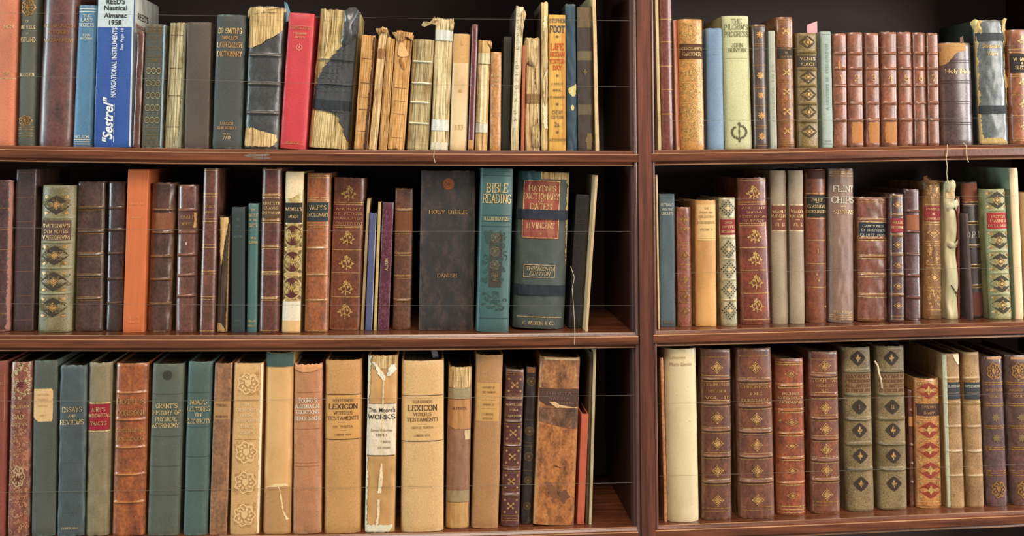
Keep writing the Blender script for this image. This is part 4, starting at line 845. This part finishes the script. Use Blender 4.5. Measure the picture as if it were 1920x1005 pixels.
b(2,1669.5,1698,605,1667.5,1697,364,('L',(84,52,50)),'narrow plum book with red label and five open gilt lozenges',O('lozenge',[385,460,498,537,574],17,'g',14),Lb(410,437,(144,48,52)),T(418,'NOELLE',4,'pg',.7),T(427,'COURONNE',4,'pg',.85),G([367,370,402,406,440,444,476,480,514,518,552,556,594,600],'dg',1.3),bands=(404,442,478,516,554),bh=.0006,bw=2,p=2.4,rough=.24,wear=.3)
b(2,1701,1729,601,1695.5,1727,355,('L',(90,56,56)),'dark plum brown book with raised bands and small brown label panel',Lb(404,432,(150,86,54),-.8,.8),bands=(397,436,478,518,559),bh=.0018,bw=1.7,p=2.3,R=.26,rough=.28,rag=.9,wear=.6,wc=(160,110,90))
i40b=b(2,1735,1770,599,1732,1767,341,('S',(150,104,54)),'golden brown ornate book with red label and frayed leather at head',Lb(388,415,(150,50,56)),T(393,'PREUSS',4,'pg',.7),T(402,'DE',4,'pg'),T(411,'LANGELES',4,'pg',.85),O('lozenge',[438,522],24,'g',18),O('scroll',[365,480,560],30,'g',40),G([345,385,418,422,454,458,462,498,504,540,546,582],'g',1.5),p=2.5,rag=2.5,wear=.7,wc=(196,168,120),c2=(112,62,38))
i41b=b(2,1777,1802,599,1772,1791,340,('V',(206,196,152)),'crumpled pale vellum roll of a book, split and tied, with string rising above',Pt('paper_scrap',(216,180,130),[(354,-.7,.9),(372,-.8,.8)],.06,.0014),Pt('split',(72,58,44),[(460,-.8,.98),(463,-.2,.98),(465,.4,.98)],.15,.0016),Pt('split',(70,60,46),[(536,-.6,-.4),(545,0,.2),(558,.7,.98)],.15,.0016),
  rag=4,wob=.0022,p=2.2,R=.3,wear=.2,c2=(220,214,182),dep=.12,pages=False)
b(2,1793,1801,592,1792,1800,369,('L',(140,72,64)),'sliver of a pinkish red book wedged behind the thin grey brown one',pages=False,Y=.05,wear=.3,dep=.1)
b(2,1807,1816,600,1796,1806,401,('B',(90,70,70)),'short thin grey brown pamphlet leaning left beside the dark banded book',pages=False,p=4,c2=(150,110,100),dep=.1,Y=.034)
b(2,1819,1847,597,1803,1837,342,('L',(58,46,42)),'dark book with paler double bands, reddish head panel and large gilt initials',Pt('head_panel',(132,74,52),[(344,-.97,.97),(379,-.97,.97)],.03,.0003),T(441,'O.P.1',11,'sil',.8),GB((382,419,462,500,538),'pg',2.6,1.1),Pt('scuffed_leather',(104,56,48),[(550,-.8,.9),(592,-.8,.9)],.1,.0002),bands=(382,419,462,500,538),bh=.0016,bw=1.6,p=2.6,rag=1,wear=.4,wc=(130,90,60))
b(2,1856,1902,600,1841,1890,355,('S',(168,162,110)),'green tinged gilt book with dark lozenges and crimson label, near right edge',O('dark',[376,452,492,533,573],42,(66,58,44),32),O('diamond',[376,452,492,533,573],20,'yg',18),O('corners',[376,452,492,533,573],38,'g',30),Lb(400,430,(168,44,52)),T(407,'PETER',4.5,'pg',.6),T(415,'PATRIS',4.5,'pg',.7),T(424,'DE LA SALLE',4.2,'pg',.85),bands=(396,434,472,513,553),bh=.001,bw=1.6,p=2.4,c2=(116,104,64),wear=.5,wc=(140,170,140))
b(2,1906,1922,599,1894,1910,315,('V',(238,208,164)),'tall smooth cream vellum book with pale green side board, near right edge',p=2.3,R=.3,board=(150,168,140),wear=.1,mott=.2,rough=.35,dep=.15)
b(2,1925,1958,598,1914,1946,361,('V',(196,150,104)),'tan vellum book cut off by the right edge of the photo, middle shelf',p=2.4,wear=.4)
flap(i40b,[(1732,344),(1730,332),(1737,329),(1744,338),(1752,338),(1768,340),(1770,344),(1750,346)],(140,94,54),'frayed_leather',.002,.004)
flap(i41b,[(1771,346),(1772,334),(1778,340),(1786,336),(1790,342),(1790,360),(1774,360)],(212,204,164),'crumpled_vellum',.003,.006)
flap(i41b,[(1773,380),(1796,372),(1800,384),(1794,396),(1790,390),(1774,392)],(216,208,170),'crumpled_vellum',.003,.006)
flap(i41b,[(1778,452),(1790,456),(1797,448),(1796,462),(1784,466),(1776,460)],(206,194,154),'crumpled_vellum',.003,.005)
# ================================================================== bottom left shelf
b(3,-26,7,1008,-22,14,678,('C',(140,64,52)),'brick red cloth book with gilt ruled frame at the far left, bottom shelf',G([702,790],'dg',1,.8),T(720,'POEMS',5,'g',.6),Pt('gilt_rule',(176,120,76),[(702,.74,.8),(790,.74,.8)],0,.0003),p=3)
b(3,10,52,1008,17,60,680,('L',(146,84,66)),'faded red cloth book with pale gilt foliage and dark flower stamps, bottom shelf',O('scroll',[700,730],40,(186,166,122),40),O('scroll',[860,900,940,980],42,(176,120,86),44),O('scroll',[820],40,(176,120,86),40),O('arms',[895],26,(186,150,110),40),O('flower8',[722,900],16,(96,40,36)),T(764,'GULISTAN',5,'pg',.82),T(773,'OF',3,'pg'),T(783,'SADI',8,'pg',.6),T(797,'EASTWICK',5,'pg',.7),p=2.5,rag=.9,wear=1,wc=(200,176,156))
b(3,56,103,1007,62,107,677,('C',(82,86,76)),'dark grey green cloth book with cream paper label, bottom shelf',Pt('paper_label',(222,178,122),[(730,-.92,.62),(735,-.95,.72),(784,-.95,.72),(792,-.5,.68)],.03,.0005),T(741,'MATHEM',3.4,(200,150,96),.5,dx=-.12),T(750,'PAPERS',3.4,(200,150,96),.4,dx=-.12),T(762,'ROYAL',3.4,(200,150,96),.4,dx=-.12),T(780,'1862',3.4,(200,150,96),.3,dx=-.12),p=3,R=.16,rag=.5,wc=(120,150,140))
b(3,105,157,1007,110,163,686,('C',(74,84,88)),'slate grey cloth book of essays and reviews with dull gilt title',T(769,'ESSAYS',8.5,'pg',.72),T(781,'AND',4.5,'pg',.25),T(793,'REVIEWS',8.5,'pg',.86),T(991,'LONGMANS',4,'pg',.6),G([868,903,961],(92,98,98),1,.9),p=3,R=.17,rag=1.6,wc=(150,170,170),rough=.5)
b(3,155.5,204,1006,164,209,681,('C',(136,122,92)),'olive tan cloth book with bright crimson title label, bottom shelf',Lb(759,808,(158,30,46),-.92,.9),G([757,810],'pg',2.2,.93),T(769,"AIRY'S",7,'pg',.56),T(780,'MATHEMATICAL',6,'pg',.9),T(795,'TRACTS',6.5,'pg',.66),p=2.6,rag=1.8,wc=(190,180,140),rough=.5)
b(3,207,270,1006,214,279,682,('L',(164,86,46)),'wide glossy chestnut leather book with raised bands and gilt date in roman numerals',T(754,"HOTII'S",9,'g',.84),T(775,'CORSONI',9,'g',.84),T(808,'CANTABRIGIAE',5.5,'g',.84),T(824,'MDCCCXXII',6.5,'g',.84),bands=(737,788,840,891,943),bh=.0016,bw=1.8,p=2.5,R=.2,rough=.26,rag=.6,wear=.5,wc=(230,160,90),c2=(196,112,52),mott=.7)
b(3,275,334,1006,282,348,683,('C',(88,94,80)),'grey green cloth astronomy history with pale stain near head, bottom shelf',O('dot',[704],18,(58,58,48)),T(762,"GRANT'S",8,'pg',.66,b=1.25),T(775,'HISTORY OF',7.5,'pg',.84,b=1.25),T(787,'PHYSICAL',7.5,'pg',.66,b=1.25),T(799,'ASTRONOMY.',7.5,'pg',.86,b=1.25),G([740,820,876,930],(74,80,70),1.2,.93),p=2.8,R=.17,rag=.5,wc=(130,140,120),c2=(112,118,98),rough=.5)
b(3,341,389,1005,351,399,679,('C',(76,98,94)),'teal grey cloth book of electricity lectures, narrower right neighbour of the astronomy history',T(755,"NOAD'S",8,'pg',.66,b=1.25),T(768,'LECTURES',8,'pg',.9,b=1.2),T(779,'ON',6,'pg',.22,b=1.2),T(791,'ELECTRICITY',8,'pg',.94,b=1.2),G([737,802,858,921],(64,84,80),1.2,.93),p=2.6,R=.2,rag=.8,wc=(120,150,140),rough=.5)
b(3,391,425,1005,402,436,682,('L',(150,100,62)),'rough brown book with a faded tan title strip, squeezed left of the ornate tan book',Lb(753,788,(176,130,82)),T(761,'TYNDALL',4.4,'br',.66),T(782,'MEMOIRS',3.6,'br',.7),p=3,R=.14,rough=.6,rag=.8,wear=.6)
b(3,428,486,1005,437,495,682,('C',(216,166,104)),'ornate pale tan cloth book with embossed scroll panels and cream right edge',O('arms',[720,850,907,968],42,(232,188,128),40),O('scroll',[720,850,907,968],46,(196,142,84),44),Pt('cover_edge',(238,214,176),[(683,.84,.985),(1003,.84,.985)],.04,.0003),T(760,'THE',5,'cr',.22),T(770,'LATIN CHURCH',5.2,'cr',.72),T(780,'DURING',5,'cr',.4),T(790,'ANGLO-SAXON',5.2,'cr',.74),T(801,'TIMES',6,'cr',.44),T(813,'SOAMES',6,'cr',.5),G([752,826],(196,144,86),1,.8),p=3,R=.14,rag=.6,rough=.5,mott=.2)
b(3,491,545,1003,497,552,662,('V',(224,170,104)),'smooth tan book with dark teal cloth head and torn patch at foot',Pt('cloth_head',(66,88,84),[(662,-.98,.98),(688,-.98,.98)],.02,.0012),Pt('torn_patch',(190,138,84),[(910,-.1,.5),(916,-.7,.9),(930,-.95,.95),(1000,-.95,.95)],.06,.0005),Pt('tear',(240,206,152),[(908,-.1,.6),(914,-.75,.8),(916,-.8,-.6),(917,-.9,-.8)],.05,.0007),Pt('tear',(240,206,152),[(912,.05,.12),(936,.25,.38),(960,.4,.5),(972,.6,.75),(976,.65,.9)],.06,.0008),p=2.3,R=.22,rag=.8,wear=.3,rough=.45,c2=(238,190,126))
b(3,548,602,1003,549,606,684,('C',(190,126,84)),'pinkish tan cloth algebra book with torn head and white title',T(752,"YOUNG'S",7.5,'w',.62,b=1.1),T(763,'ALGEBRAICAL',6.5,'w',.86,b=1.1),T(774,'EQUATIONS',6.5,'w',.78,b=1.1),T(786,'HIGHER ORDERS',6.5,'w',.9,b=1.1),Pt('torn_head',(220,150,98),[(684,-.97,.97),(692,-.97,.97),(698,-.4,.2)],.05,.0014),G([737,806,870,876],(166,106,70),1,.9),p=2.6,R=.18,rag=3,wc=(228,196,164),wear=.9,rough=.5)
b(3,606,677,1001,608,680,676,('C',(204,148,84)),'wide tan cloth lexicon between two dark rules, left of the white labelled works',Lb(742,824,(214,156,86),-.98,.98,'paper_label'),G([741,825],(92,60,36),1.6,.97),T(752,'SCHLEUSNERI',5,'br',.56),T(763,'LEXICON',9,'dk',.76,b=1.1),T(775,'VETERIS',6,'br',.5),T(785,'TESTAMENTI',6.5,'br',.84),G([793],'br',.7,.3),T(801,'ED. TERTIA',4,'br',.52),G([808],'br',.7,.2),T(816,'LONDON 1829',3.4,'br',.44),p=2.6,R=.17,rag=.7,wc=(160,106,60),rough=.6,wear=.5,c2=(216,160,96))
i14=b(3,682,741,1000,689,747,667,('V',(206,154,92)),'tan book with cream white paper label and long white tears down its spine',
  Pt('exposed_head',TORNC,[(668,-.97,.97),(692,-.97,.97)],.05,.0006),Pt('paper_label',(226,208,182),[(759,-.93,.95),(855,-.93,.95)],.02,.0006),G([758,856],'br',1.2,.9),T(770,"Tho. Moore's",8.5,'k',.9,'p',b=1.5),T(783,'WORKS',8,'k',.9),G([790],'gk',.6,.6),T(808,'Seven Volumes',5.4,'gk',.72,'p'),T(817,'1841',4.5,'gk',.4),T(830,'PARIS',4,'gk',.3,dx=.3),T(841,'GALIGNANI',4,'gk',.4,dx=.2),
  Pt('tear',(234,222,198),[(680,-.75,-.5),(692,-.45,-.15),(704,-.25,.15),(714,.0,.2)],.1,.0012),Pt('tear',(228,222,206),[(684,.5,.8),(694,.35,.95),(706,.3,.5)],.1,.0012),Pt('tear',(232,204,160),[(716,.05,.12),(760,.0,.12),(800,.05,.15),(855,-.05,.1)],.05,.001),Pt('tear',(236,214,176),[(870,0,.1),(900,-.1,.15),(926,-.18,.05)],.05,.001),Pt('tear',(236,214,176),[(938,-.2,0),(960,-.15,-.02),(985,-.28,-.12),(996,-.3,-.1)],.05,.001),
  Pt('cover_edge',(220,216,190),[(668,-.98,-.78),(770,-.98,-.88),(990,-.98,-.86)],.1,.0009),Pt('cover_edge',(226,216,190),[(985,-.95,.9),(999,-.97,.6)],.1,.0011),p=2.6,R=.17,rag=1.4,wear=.6)
i15=b(3,750,833,999,751,834,677,('C',(222,174,114)),'widest tan cloth lexicon with paler label, centre of the bottom left shelf',Lb(744,828,(224,176,114),-.97,.97,'paper_label'),G([743,829],(92,64,40),1.5,.96),T(754,'SCHLEUSNERI',5,'br',.46),T(766,'LEXICON',10,'dk',.66,b=1),T(778,'VETERIS',6,'br',.42),T(788,'TESTAMENTI',6.5,'br',.72),G([797],'br',.7,.2),T(803,'EDITIO TERTIA',3.6,'br',.5),G([811],'br',.7,.2),T(818,'LONDON 1829',3.6,'br',.36),p=2.6,R=.16,rag=1,wc=(226,206,170),rough=.6,wear=.7,c2=(230,184,126),mott=.2)
b(3,836,879,993,839,888,689,('C',(154,108,78)),'worn brown book crossed by two grey green tapes with scuffed tan label',Pt('exposed_head',TORNC,[(689,-.97,.97),(728,-.97,.97)],.03,.0005),Pt('cloth_tape',(158,140,104),[(729,-.98,.98),(749,-.98,.98)],.0,.0012),Pt('scuffed_label',(190,132,80),[(750,-.98,.98),(800,-.98,.98),(806,-.4,.98)],.05,.0007),T(767,'REPORTS',4.5,'br',.6),Pt('cloth_tape',(160,138,98),[(921,-.98,.98),(942,-.98,.98)],.0,.0012),Pt('bare_patch',(196,148,86),[(943,-.9,.96),(990,-.9,.96)],.04,.0004),Pt('bare_patch',(208,180,132),[(808,.45,.95),(826,.5,.95)],.05,.0007),p=2.5,rag=2.5,wear=.6,wc=(214,180,130))
b(3,884,934,992,891,946,667,('C',(176,124,74)),'tall tan brown cloth book with faded square paper label, bottom shelf',Pt('paper_label',(202,150,84),[(720,-.88,.8),(792,-.88,.8)],.01,.0004),T(728,'HISTORY OF',3.6,'br',.46),T(737,'THE CHURCH',3.6,'br',.5),G([744,752,768],'gk',.6,.5),T(760,'ANNALS',3.6,'gk',.4),T(778,'LONDON',3.6,'gk',.36),T(786,'MDCCCXL',3.4,'gk',.4),p=2.4,R=.2,rag=1,rough=.5,wear=.7,wc=(214,170,110),c2=(192,140,86))
b(3,938,974,988,948,984,694,('L',(96,50,46)),'small red brown book with raised bands and gilt crosses in panels',O('cross',[723,813,858,904,950],17,'g'),O('corners',[723,813,858,904,950],26,'g',26),G([700,704,742,746,796,832,841,876,886,920,932,968,973,977],'dg',1.2),T(760,'MONTILIANI',4,'pg',.85),T(770,'CURA',4,'pg',.45),T(781,'TANGRAM',4.2,'pg',.8),bands=(749,791,836,881,929),bh=.0024,bw=2.2,p=2.8,R=.18,rag=.9,wear=.8,wc=(160,140,120),rough=.34)
b(3,976,998,985,987,1007,689,('L',(52,42,40)),'narrow black brown book with worn gilt rings, in shadow left of scuffed tan book',O('ring',[716,810,858],17,'gk'),O('ring',[902,950],14,'gk'),G([789,832,838,884],'gk',.8),Pt('bare_patch',(140,90,50),[(690,-.9,.9),(700,-.8,.6)],.08,.0004),p=2.6,rag=1.5,wear=.6,Y=.03)
MOT=m_leather((186,112,58),.06,.25,9.9,wear=.4,mott=1,c2=(208,136,72))
b(3,999,1078,987,1011,1091,672,('L',(188,112,58)),'wide scuffed orange brown leather book with dark stains and torn dark label band',
  Pt('scuffed_head',m_leather((164,104,62),.06,.25,3.9,mott=1,c2=(196,136,84)),[(673,-.97,.97),(730,-.97,.97)],.03,.0003),Pt('title_label',(88,60,50),[(731,-.97,.97),(756,-.97,.97),(764,-.5,.97),(766,.2,.9)],.06,.0006),T(740,'BIBLIA',5,(130,96,86),.6),T(750,'SACRA',5,(130,96,86),.5),T(758,'ANNO',4,(130,96,86),.3,dx=.4),
  Pt('tear',(214,172,118),[(756,-.5,-.2),(762,-.3,.1),(767,-.1,.95)],.05,.0009),Pt('dark_patch',m_leather((122,82,56),.06,.25,5.9,mott=1),[(768,-.95,.97),(795,-.95,.97),(800,-.2,.97),(806,.5,.97)],.05,.0004),
  Pt('stain',(132,82,54),[(908,-.5,-.3),(916,-.45,.05),(924,-.3,.1),(934,-.2,.15),(946,-.12,.0)],.16,.0003),Pt('stain',(118,74,54),[(921,.35,.55),(930,.2,.7),(938,.25,.68),(946,.4,.5)],.14,.0004),Pt('stain',(140,88,58),[(955,-.3,-.2),(962,-.36,-.16),(970,-.3,-.22)],.1,.0003),Pt('scratch',(70,44,36),[(876,-.15,.0),(879,.0,.2),(880,.15,.25)],.03,.0003),Pt('torn_head',(206,172,126),[(673,-.8,.9),(677,-.8,.9)],.03,.0006),
  p=3.2,R=.12,rag=1.2,wear=.9,wc=(210,160,100),c2=(206,134,70),mott=1)
b(3,1081,1096,984,1090,1104,777,('B',(200,94,66)),'short bright brick orange book, last short one before the bottom shelf gap',p=4,R=.12,mott=.2,dep=.11,wear=.2,pages=False)
b(3,1098,1102,982,1106,1112,660,('B',(112,96,70)),'thin dark olive board pressed against the pale upright board, bottom shelf',pages=False,p=4,Y=.03)
b(3,1103,1110,984,1112,1118.5,655,('B',(198,178,138)),'thin pale board standing beside the empty gap on the bottom shelf',pages=False,p=3)
# ================================================================== bottom right shelf
b(3,1245.5,1252,979,1238,1244,671,('L',(196,132,84)),'very thin tan board beside the post, left of the white vellum book',pages=False,p=3,wear=.2)
b(3,1254,1312,980,1242,1312,655,('V',(222,204,160)),'thick smooth ivory vellum book with faint handwriting at head',T(670,'Likenes',6,(172,138,92),.5,'pi',dx=-.25),T(683,'Matis Gentis',6,(160,126,80),.7,'pi',dx=-.05),p=2.2,R=.26,rough=.3,wear=.25,mott=.35,wc=(130,100,60),c2=(232,216,176),rag=.4)
def folio(bl,br,yb,tl,tr,yt,bnd,orns,lab,col,label,**kw):
    y0=bnd[0]+4; y1=bnd[1]-4
    ft=[O('fleuron',orns,24,'g',24),GB(bnd,'g',5.5,1.2),Lb(y0+1,y1-1,mul(col,.92),-.86,.86),G([y0+2,y1-2],'g',.9,.84),G([yt+14,yb-16,yb-22],'dg',1.4)]
    for j,s in enumerate(lab):
        yy=y0+(y1-y0)*(j+.6)/(len(lab)+.2); ft.append(T(yy,s,4.8,'g',[.8,.56,.76,.76][j] if len(s)>3 else .3))
    args=dict(bands=bnd,bh=.003,bw=2.6,p=2.4,R=.22,rag=.8,wear=.8,wc=(176,140,106),rough=.34,mott=.6); args.update(kw)
    return b(3,bl,br,yb,tl,tr,yt,('L',col),label,*ft,**args)
folio(1317,1376,976,1315,1373,656,(711,758,808,856,905),(690,785,833,884,939),('HEMINGFORD','HISTORIA','VOL. II'),(108,62,44),'brown folio with raised bands and small gilt fleurons, between ivory vellum and wider folio')
folio(1388,1456,973,1379,1452,654,(715,763,810,857,904),(690,787,836,884,938),('CHRONICON','DE','DUNSTAPLE'),(118,66,46),'widest brown folio on the bottom right shelf with gilt fleurons and cracked foot')
b(3,1460,1514,967,1453,1512,673,('L',(150,76,48)),'glossy russet book with bright gilt bands and lozenges, between two brown folios',O('lozenge',[702,793,837,884,930],24,'g',14),GB((724,771,815,861,907),'yg',3.5,1.4),G([680,684,950,956,962],'yg',1.6),T(739,'MICHAEL',4.2,'pg',.6),T(747,'CHRONICLES',4.2,'pg',.84),T(755,'NORMAND',4.2,'pg',.76),O('dot',[790],5,'g',dx=-.75),bands=(724,771,815,861,907),bh=.0016,bw=1.8,p=2.4,R=.24,rough=.24,wear=.4,wc=(214,140,80))
folio(1523,1580,964,1517,1575,660,(705,743,785,824,864,901),(686,766,806,845,883,928),('IOAN. DE','FRONEICH','&C.'),(126,68,46),'brown folio with six raised bands, left of the pair of mottled green volumes',bw=2.2)
for (bl,br,yb,tl,tr,yt,lb,nn) in ((1589,1643,960,1579,1637,652,'mottled green gilt volume with dark fleur diamonds, left one of the pair','I'),(1650,1705,957,1641,1701,650,'mottled green gilt volume with dark fleur diamonds, right one of the pair','II')):
    b(3,bl,br,yb,tl,tr,yt,('S',(146,122,80)),lb,O('dark',[672,764,808,856,908],30,(58,46,36),28),O('fleur',[672,808,856,908],16,'g',18),T(764,nn,7,'g'),Lb(701,738,(134,100,66),-.88,.88),T(706,'BAYARDI',6,'br',.8),T(715,'PRODROMO',6,'br',.84),T(724,'ALL ANTICH',6,'br',.84),T(733,'D ERCOLAN',6,'br',.8),
      bands=(697,741,787,834,881),bh=.0028,bw=2.6,p=2.4,R=.22,rag=1,wear=.9,wc=(92,96,92),c2=(74,60,40),rough=.34)
b(3,1706.5,1716,951,1703,1711,731,('L',(112,60,50)),'thin short red brown book with tan band, right of the mottled green pair',Pt('label_band',(196,130,76),[(782,-.97,.97),(800,-.97,.97)],.03,.0003),bands=(770,835,870,905),bh=.0012,pages=False,wear=.4)
b(3,1719,1771,954,1714,1765,711,('L',(188,118,60)),"orange gilt diary with red ovals and dark brown label, short, bottom right shelf",O('dark',[733,807,845,883,920],46,(140,54,34),30),O('star',[733,807,845,883,920],22,'yg',18),O('corners',[733,807,845,883,920],40,'yg',30),G([716,751,755,784,788,823,827,862,866,900,904,938,942,948],'yg',1.3),Lb(758,781,(76,50,44),-.95,.95),T(764,"EVELYN'S",4.6,'g',.55),T(775,'DIARY',4.6,'g',.4),p=2.3,R=.24,rag=.8,wear=.6,wc=(230,180,110),rough=.3)
for (bl,br,yb,tl,tr,yt,lb) in ((1779,1813,954,1768,1801,664,'speckled tan calf book with navy label and worn white corner, left of a pair'),(1816,1849,952,1805.5,1839,661,'speckled tan calf book with navy label, right of a matching pair')):
    ft=[Lb(718,750,(52,56,60),-.95,.95),G([714,717,751,755],'dg',1.2),T(725,'HOLINSHED' if bl<1800 else 'SPECIMENS',4.2,'sil',.85),G([738],'dg',.8,.7)]
    if bl<1800: ft.append(Pt('worn_corner',(232,206,174),[(665,.1,.95),(676,.3,.95),(684,.7,.95)],.08,.0006)); ft.append(Pt('cover_edge',(206,206,176),[(666,-.98,-.62),(952,-.98,-.78)],.03,.0008))
    b(3,bl,br,yb,tl,tr,yt,('S',(178,136,88)),lb,*ft,bands=(710,757,801,847,893),bh=.0012,bw=1.8,p=2.3,R=.26,c2=(140,98,58),wear=.4,wc=(220,196,150),rough=.36)
for (bl,br,yb,tl,tr,yt,lb,c_) in ((1853,1895,950,1843,1882,669,'plum brown book with gilt arms at head and foot and bluish worn foot',(96,66,66)),(1899,1946,948,1886,1932,667,'dark brown book with gilt arms cut off by the right edge, bottom shelf',(98,62,52))):
    b(3,bl,br,yb,tl,tr,yt,('L',c_),lb,O('arms',[697,918],28,'dg',32),O('flower8',[784,822],18,'gk'),G([718,722,758,762,800,804,840,844,884,888,892],'dg',1.8),T(732,'ARCHAEOLOGIA',4,'g',.8),T(744,'SOCIETY',4,'g',.6),Pt('worn_head',(200,140,90),[(670,-.6,.95),(674,-.6,.95)],.04,.0004),p=2.3,R=.25,rough=.28,rag=.6,wear=.7,wc=(150,140,140),mott=.6)
# ------------------------------------------------------------------ loose things
def flat_slip(label,nm,cat,px,py0,py1,wpx,Y,c,tilt=0,top=None):
    a=P(px,py0,Y); z1=P(px,py1,Y).z; w=wpx/F*(DIST+Y); h=z1-a.z
    top=top or [(-.5,1),(.5,1)]
    n=8; vv=[];ff=[]
    for t in (0,.0004):
        for i in range(n+1):
            for (x,z) in ((-.5,0),(.5,0),(top[1][0],top[1][1]),(top[0][0],top[0][1])): pass
    prof=[(-.5,0),(.5,0),(top[1][0],top[1][1]),(top[0][0],top[0][1])]
    for t in (0,.0004):
        for x,z in prof: vv.append((x*w+tilt*z*w,t+.004*z*z,z*h))
    ff=[(0,1,2,3),(7,6,5,4),(0,4,5,1),(1,5,6,2),(2,6,7,3),(3,7,4,0)]
    o=mesh_obj(nm,vv,ff,ink(c),None,False); o.location=a; tag(o,label,cat); return o
flat_slip('pink paper bookmark sticking up from the squat mottled olive book','bookmark','bookmark',1523,68,39,20,.045,(222,160,170),.1,[(-.5,.75),(.5,1.0)])
flat_slip('dull pink paper bookmark standing behind the head of the dark purple bible','bookmark','bookmark',1811,90,60,22,.06,(190,150,146),0,[(-.45,.65),(.5,1)])
flat_slip('small light blue paper slip sticking up left of the red novel','paper_slip','paper slip',543,40,2,14,.05,(130,170,196),-.3,[(-.5,1),(-.1,.9)])
flat_slip('pale lilac paper slip standing above the widest tan lexicon','paper_slip','paper slip',822,690,655,11,.05,(190,180,206),-.8,[(-.5,1),(.5,1)])
# fine threads stretched in front of the books, two on each shelf
THR=m_board((132,126,112),.01,.01,2); 
def thread(pts,label,nm='thread',r=.00016,mat=None,group='fine threads stretched across the shelves',cat='thread',raw=False):
    q=[Vector(p_) for p_ in pts] if raw else [P(*p_) for p_ in pts]
    if not raw:
        s=[]
        for a,c in zip(q[:-1],q[1:]):
            for i in range(10): s.append(a.lerp(c,i/10))
        s.append(q[-1]); q=s
    o0=q[0].copy(); vv,ff=tube([p_-o0 for p_ in q],r,6)
    o=mesh_obj(nm,vv,ff,mat or THR,None,True); o.location=o0; tag(o,label,cat,group); return o
Yt=.0085
def yy(x): return .0085
for lbl,pts in (('upper thread across the books of the top left shelf',[(-140,22,Yt),(300,28,Yt),(840,35,Yt),(1186,39,Yt)]),
 ('lower thread across the books of the top left shelf',[(-140,140,Yt),(300,148,Yt),(620,157,Yt),(900,160,Yt),(1188,163,Yt)]),
 ('upper thread across the books of the top right shelf',[(1230,93,Yt),(1560,90,Yt),(2030,84,Yt)]),
 ('lower thread across the books of the top right shelf',[(1230,226,Yt),(1560,225,Yt),(2030,218,Yt)]),
 ('upper thread across the books of the middle left shelf',[(-140,425,Yt),(350,431,Yt),(800,434,Yt),(1190,434,Yt)]),
 ('lower thread across the books of the middle left shelf',[(-140,568,Yt),(450,572,Yt),(800,573,Yt),(1190,573,Yt)]),
 ('upper thread across the books of the middle right shelf',[(1236,376,Yt),(1500,371,Yt),(1720,369,Yt),(2030,366,Yt)]),
 ('lower thread across the books of the middle right shelf',[(1236,513,Yt),(1640,506,Yt),(1900,502,Yt),(2030,500,Yt)]),
 ('upper thread across the books of the bottom left shelf',[(-140,752,Yt),(300,752,Yt),(800,746,Yt),(1190,741,Yt)]),
 ('lower thread across the books of the bottom left shelf',[(-140,925,Yt),(400,918,Yt),(800,912,Yt),(1190,905,Yt)]),
 ('upper thread across the books of the bottom right shelf',[(1236,757,Yt),(1600,747,Yt),(1900,738,Yt),(2030,734,Yt)]),
 ('lower thread across the books of the bottom right shelf',[(1236,893,Yt),(1600,882,Yt),(1900,871,Yt),(2030,866,Yt)])):
    thread(pts,lbl)
STR=m_board((222,200,160),.01,.01,4)
def strg(pts,label,r=.0006): return thread(pts,label,'loose_string',r,STR,None,'string')
zs=P(1778,270,0).z
strg([(1776,271,-.003),(1777,281,-.003),(1774,296,-.003),(1776,312,-.002),(1775,326,.004),(1777,342,.010)],'frayed string hanging below the top right shelf to the crumpled vellum book')
strg([(1806,268,.006),(1812,273,-.002),(1812,285,-.003),(1813,296,-.003),(1816,304,-.003)],'short loose string end over the top right shelf edge, right of the longer one')
strg([(813,276,.008),(814,284,-.002),(813,294,-.003),(816,305,-.003)],'pale loose thread hanging over the top left shelf below the taped book',.0004)
strg([(1070,500,.004),(1077,520,.0),(1073,540,.0),(1075,570,.0),(1077,600,-.002),(1078,626,-.003),(1077,646,-.003)],'fine pale thread hanging from the strapped dictionary over the middle shelf edge',.00035)
strg([(1640,677,.008),(1646,686,.004),(1648,700,.003),(1652,712,.004),(1654,728,.005)],'yellowish frayed cord hanging between the two mottled green volumes',.0012)

# reflection highlight and rubbing painted on the front of the top left shelf
def highlight_patch(pts,c):
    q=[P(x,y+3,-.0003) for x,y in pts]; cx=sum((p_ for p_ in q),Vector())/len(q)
    part('highlight_scuff',[tuple(p_) for p_ in q]+[tuple(cx)],[(i,(i+1)%len(q),len(q)) for i in range(len(q))],m_board(c,.1,.1,3,mott=.9))
highlight_patch([(456,288),(468,285.5),(486,286),(500,285.5),(508,287.5),(498,290),(480,290.5),(464,291)],(132,112,108))
highlight_patch([(470,293),(486,291.5),(504,292.5),(512,294),(494,295.5),(478,295)],(120,98,92))
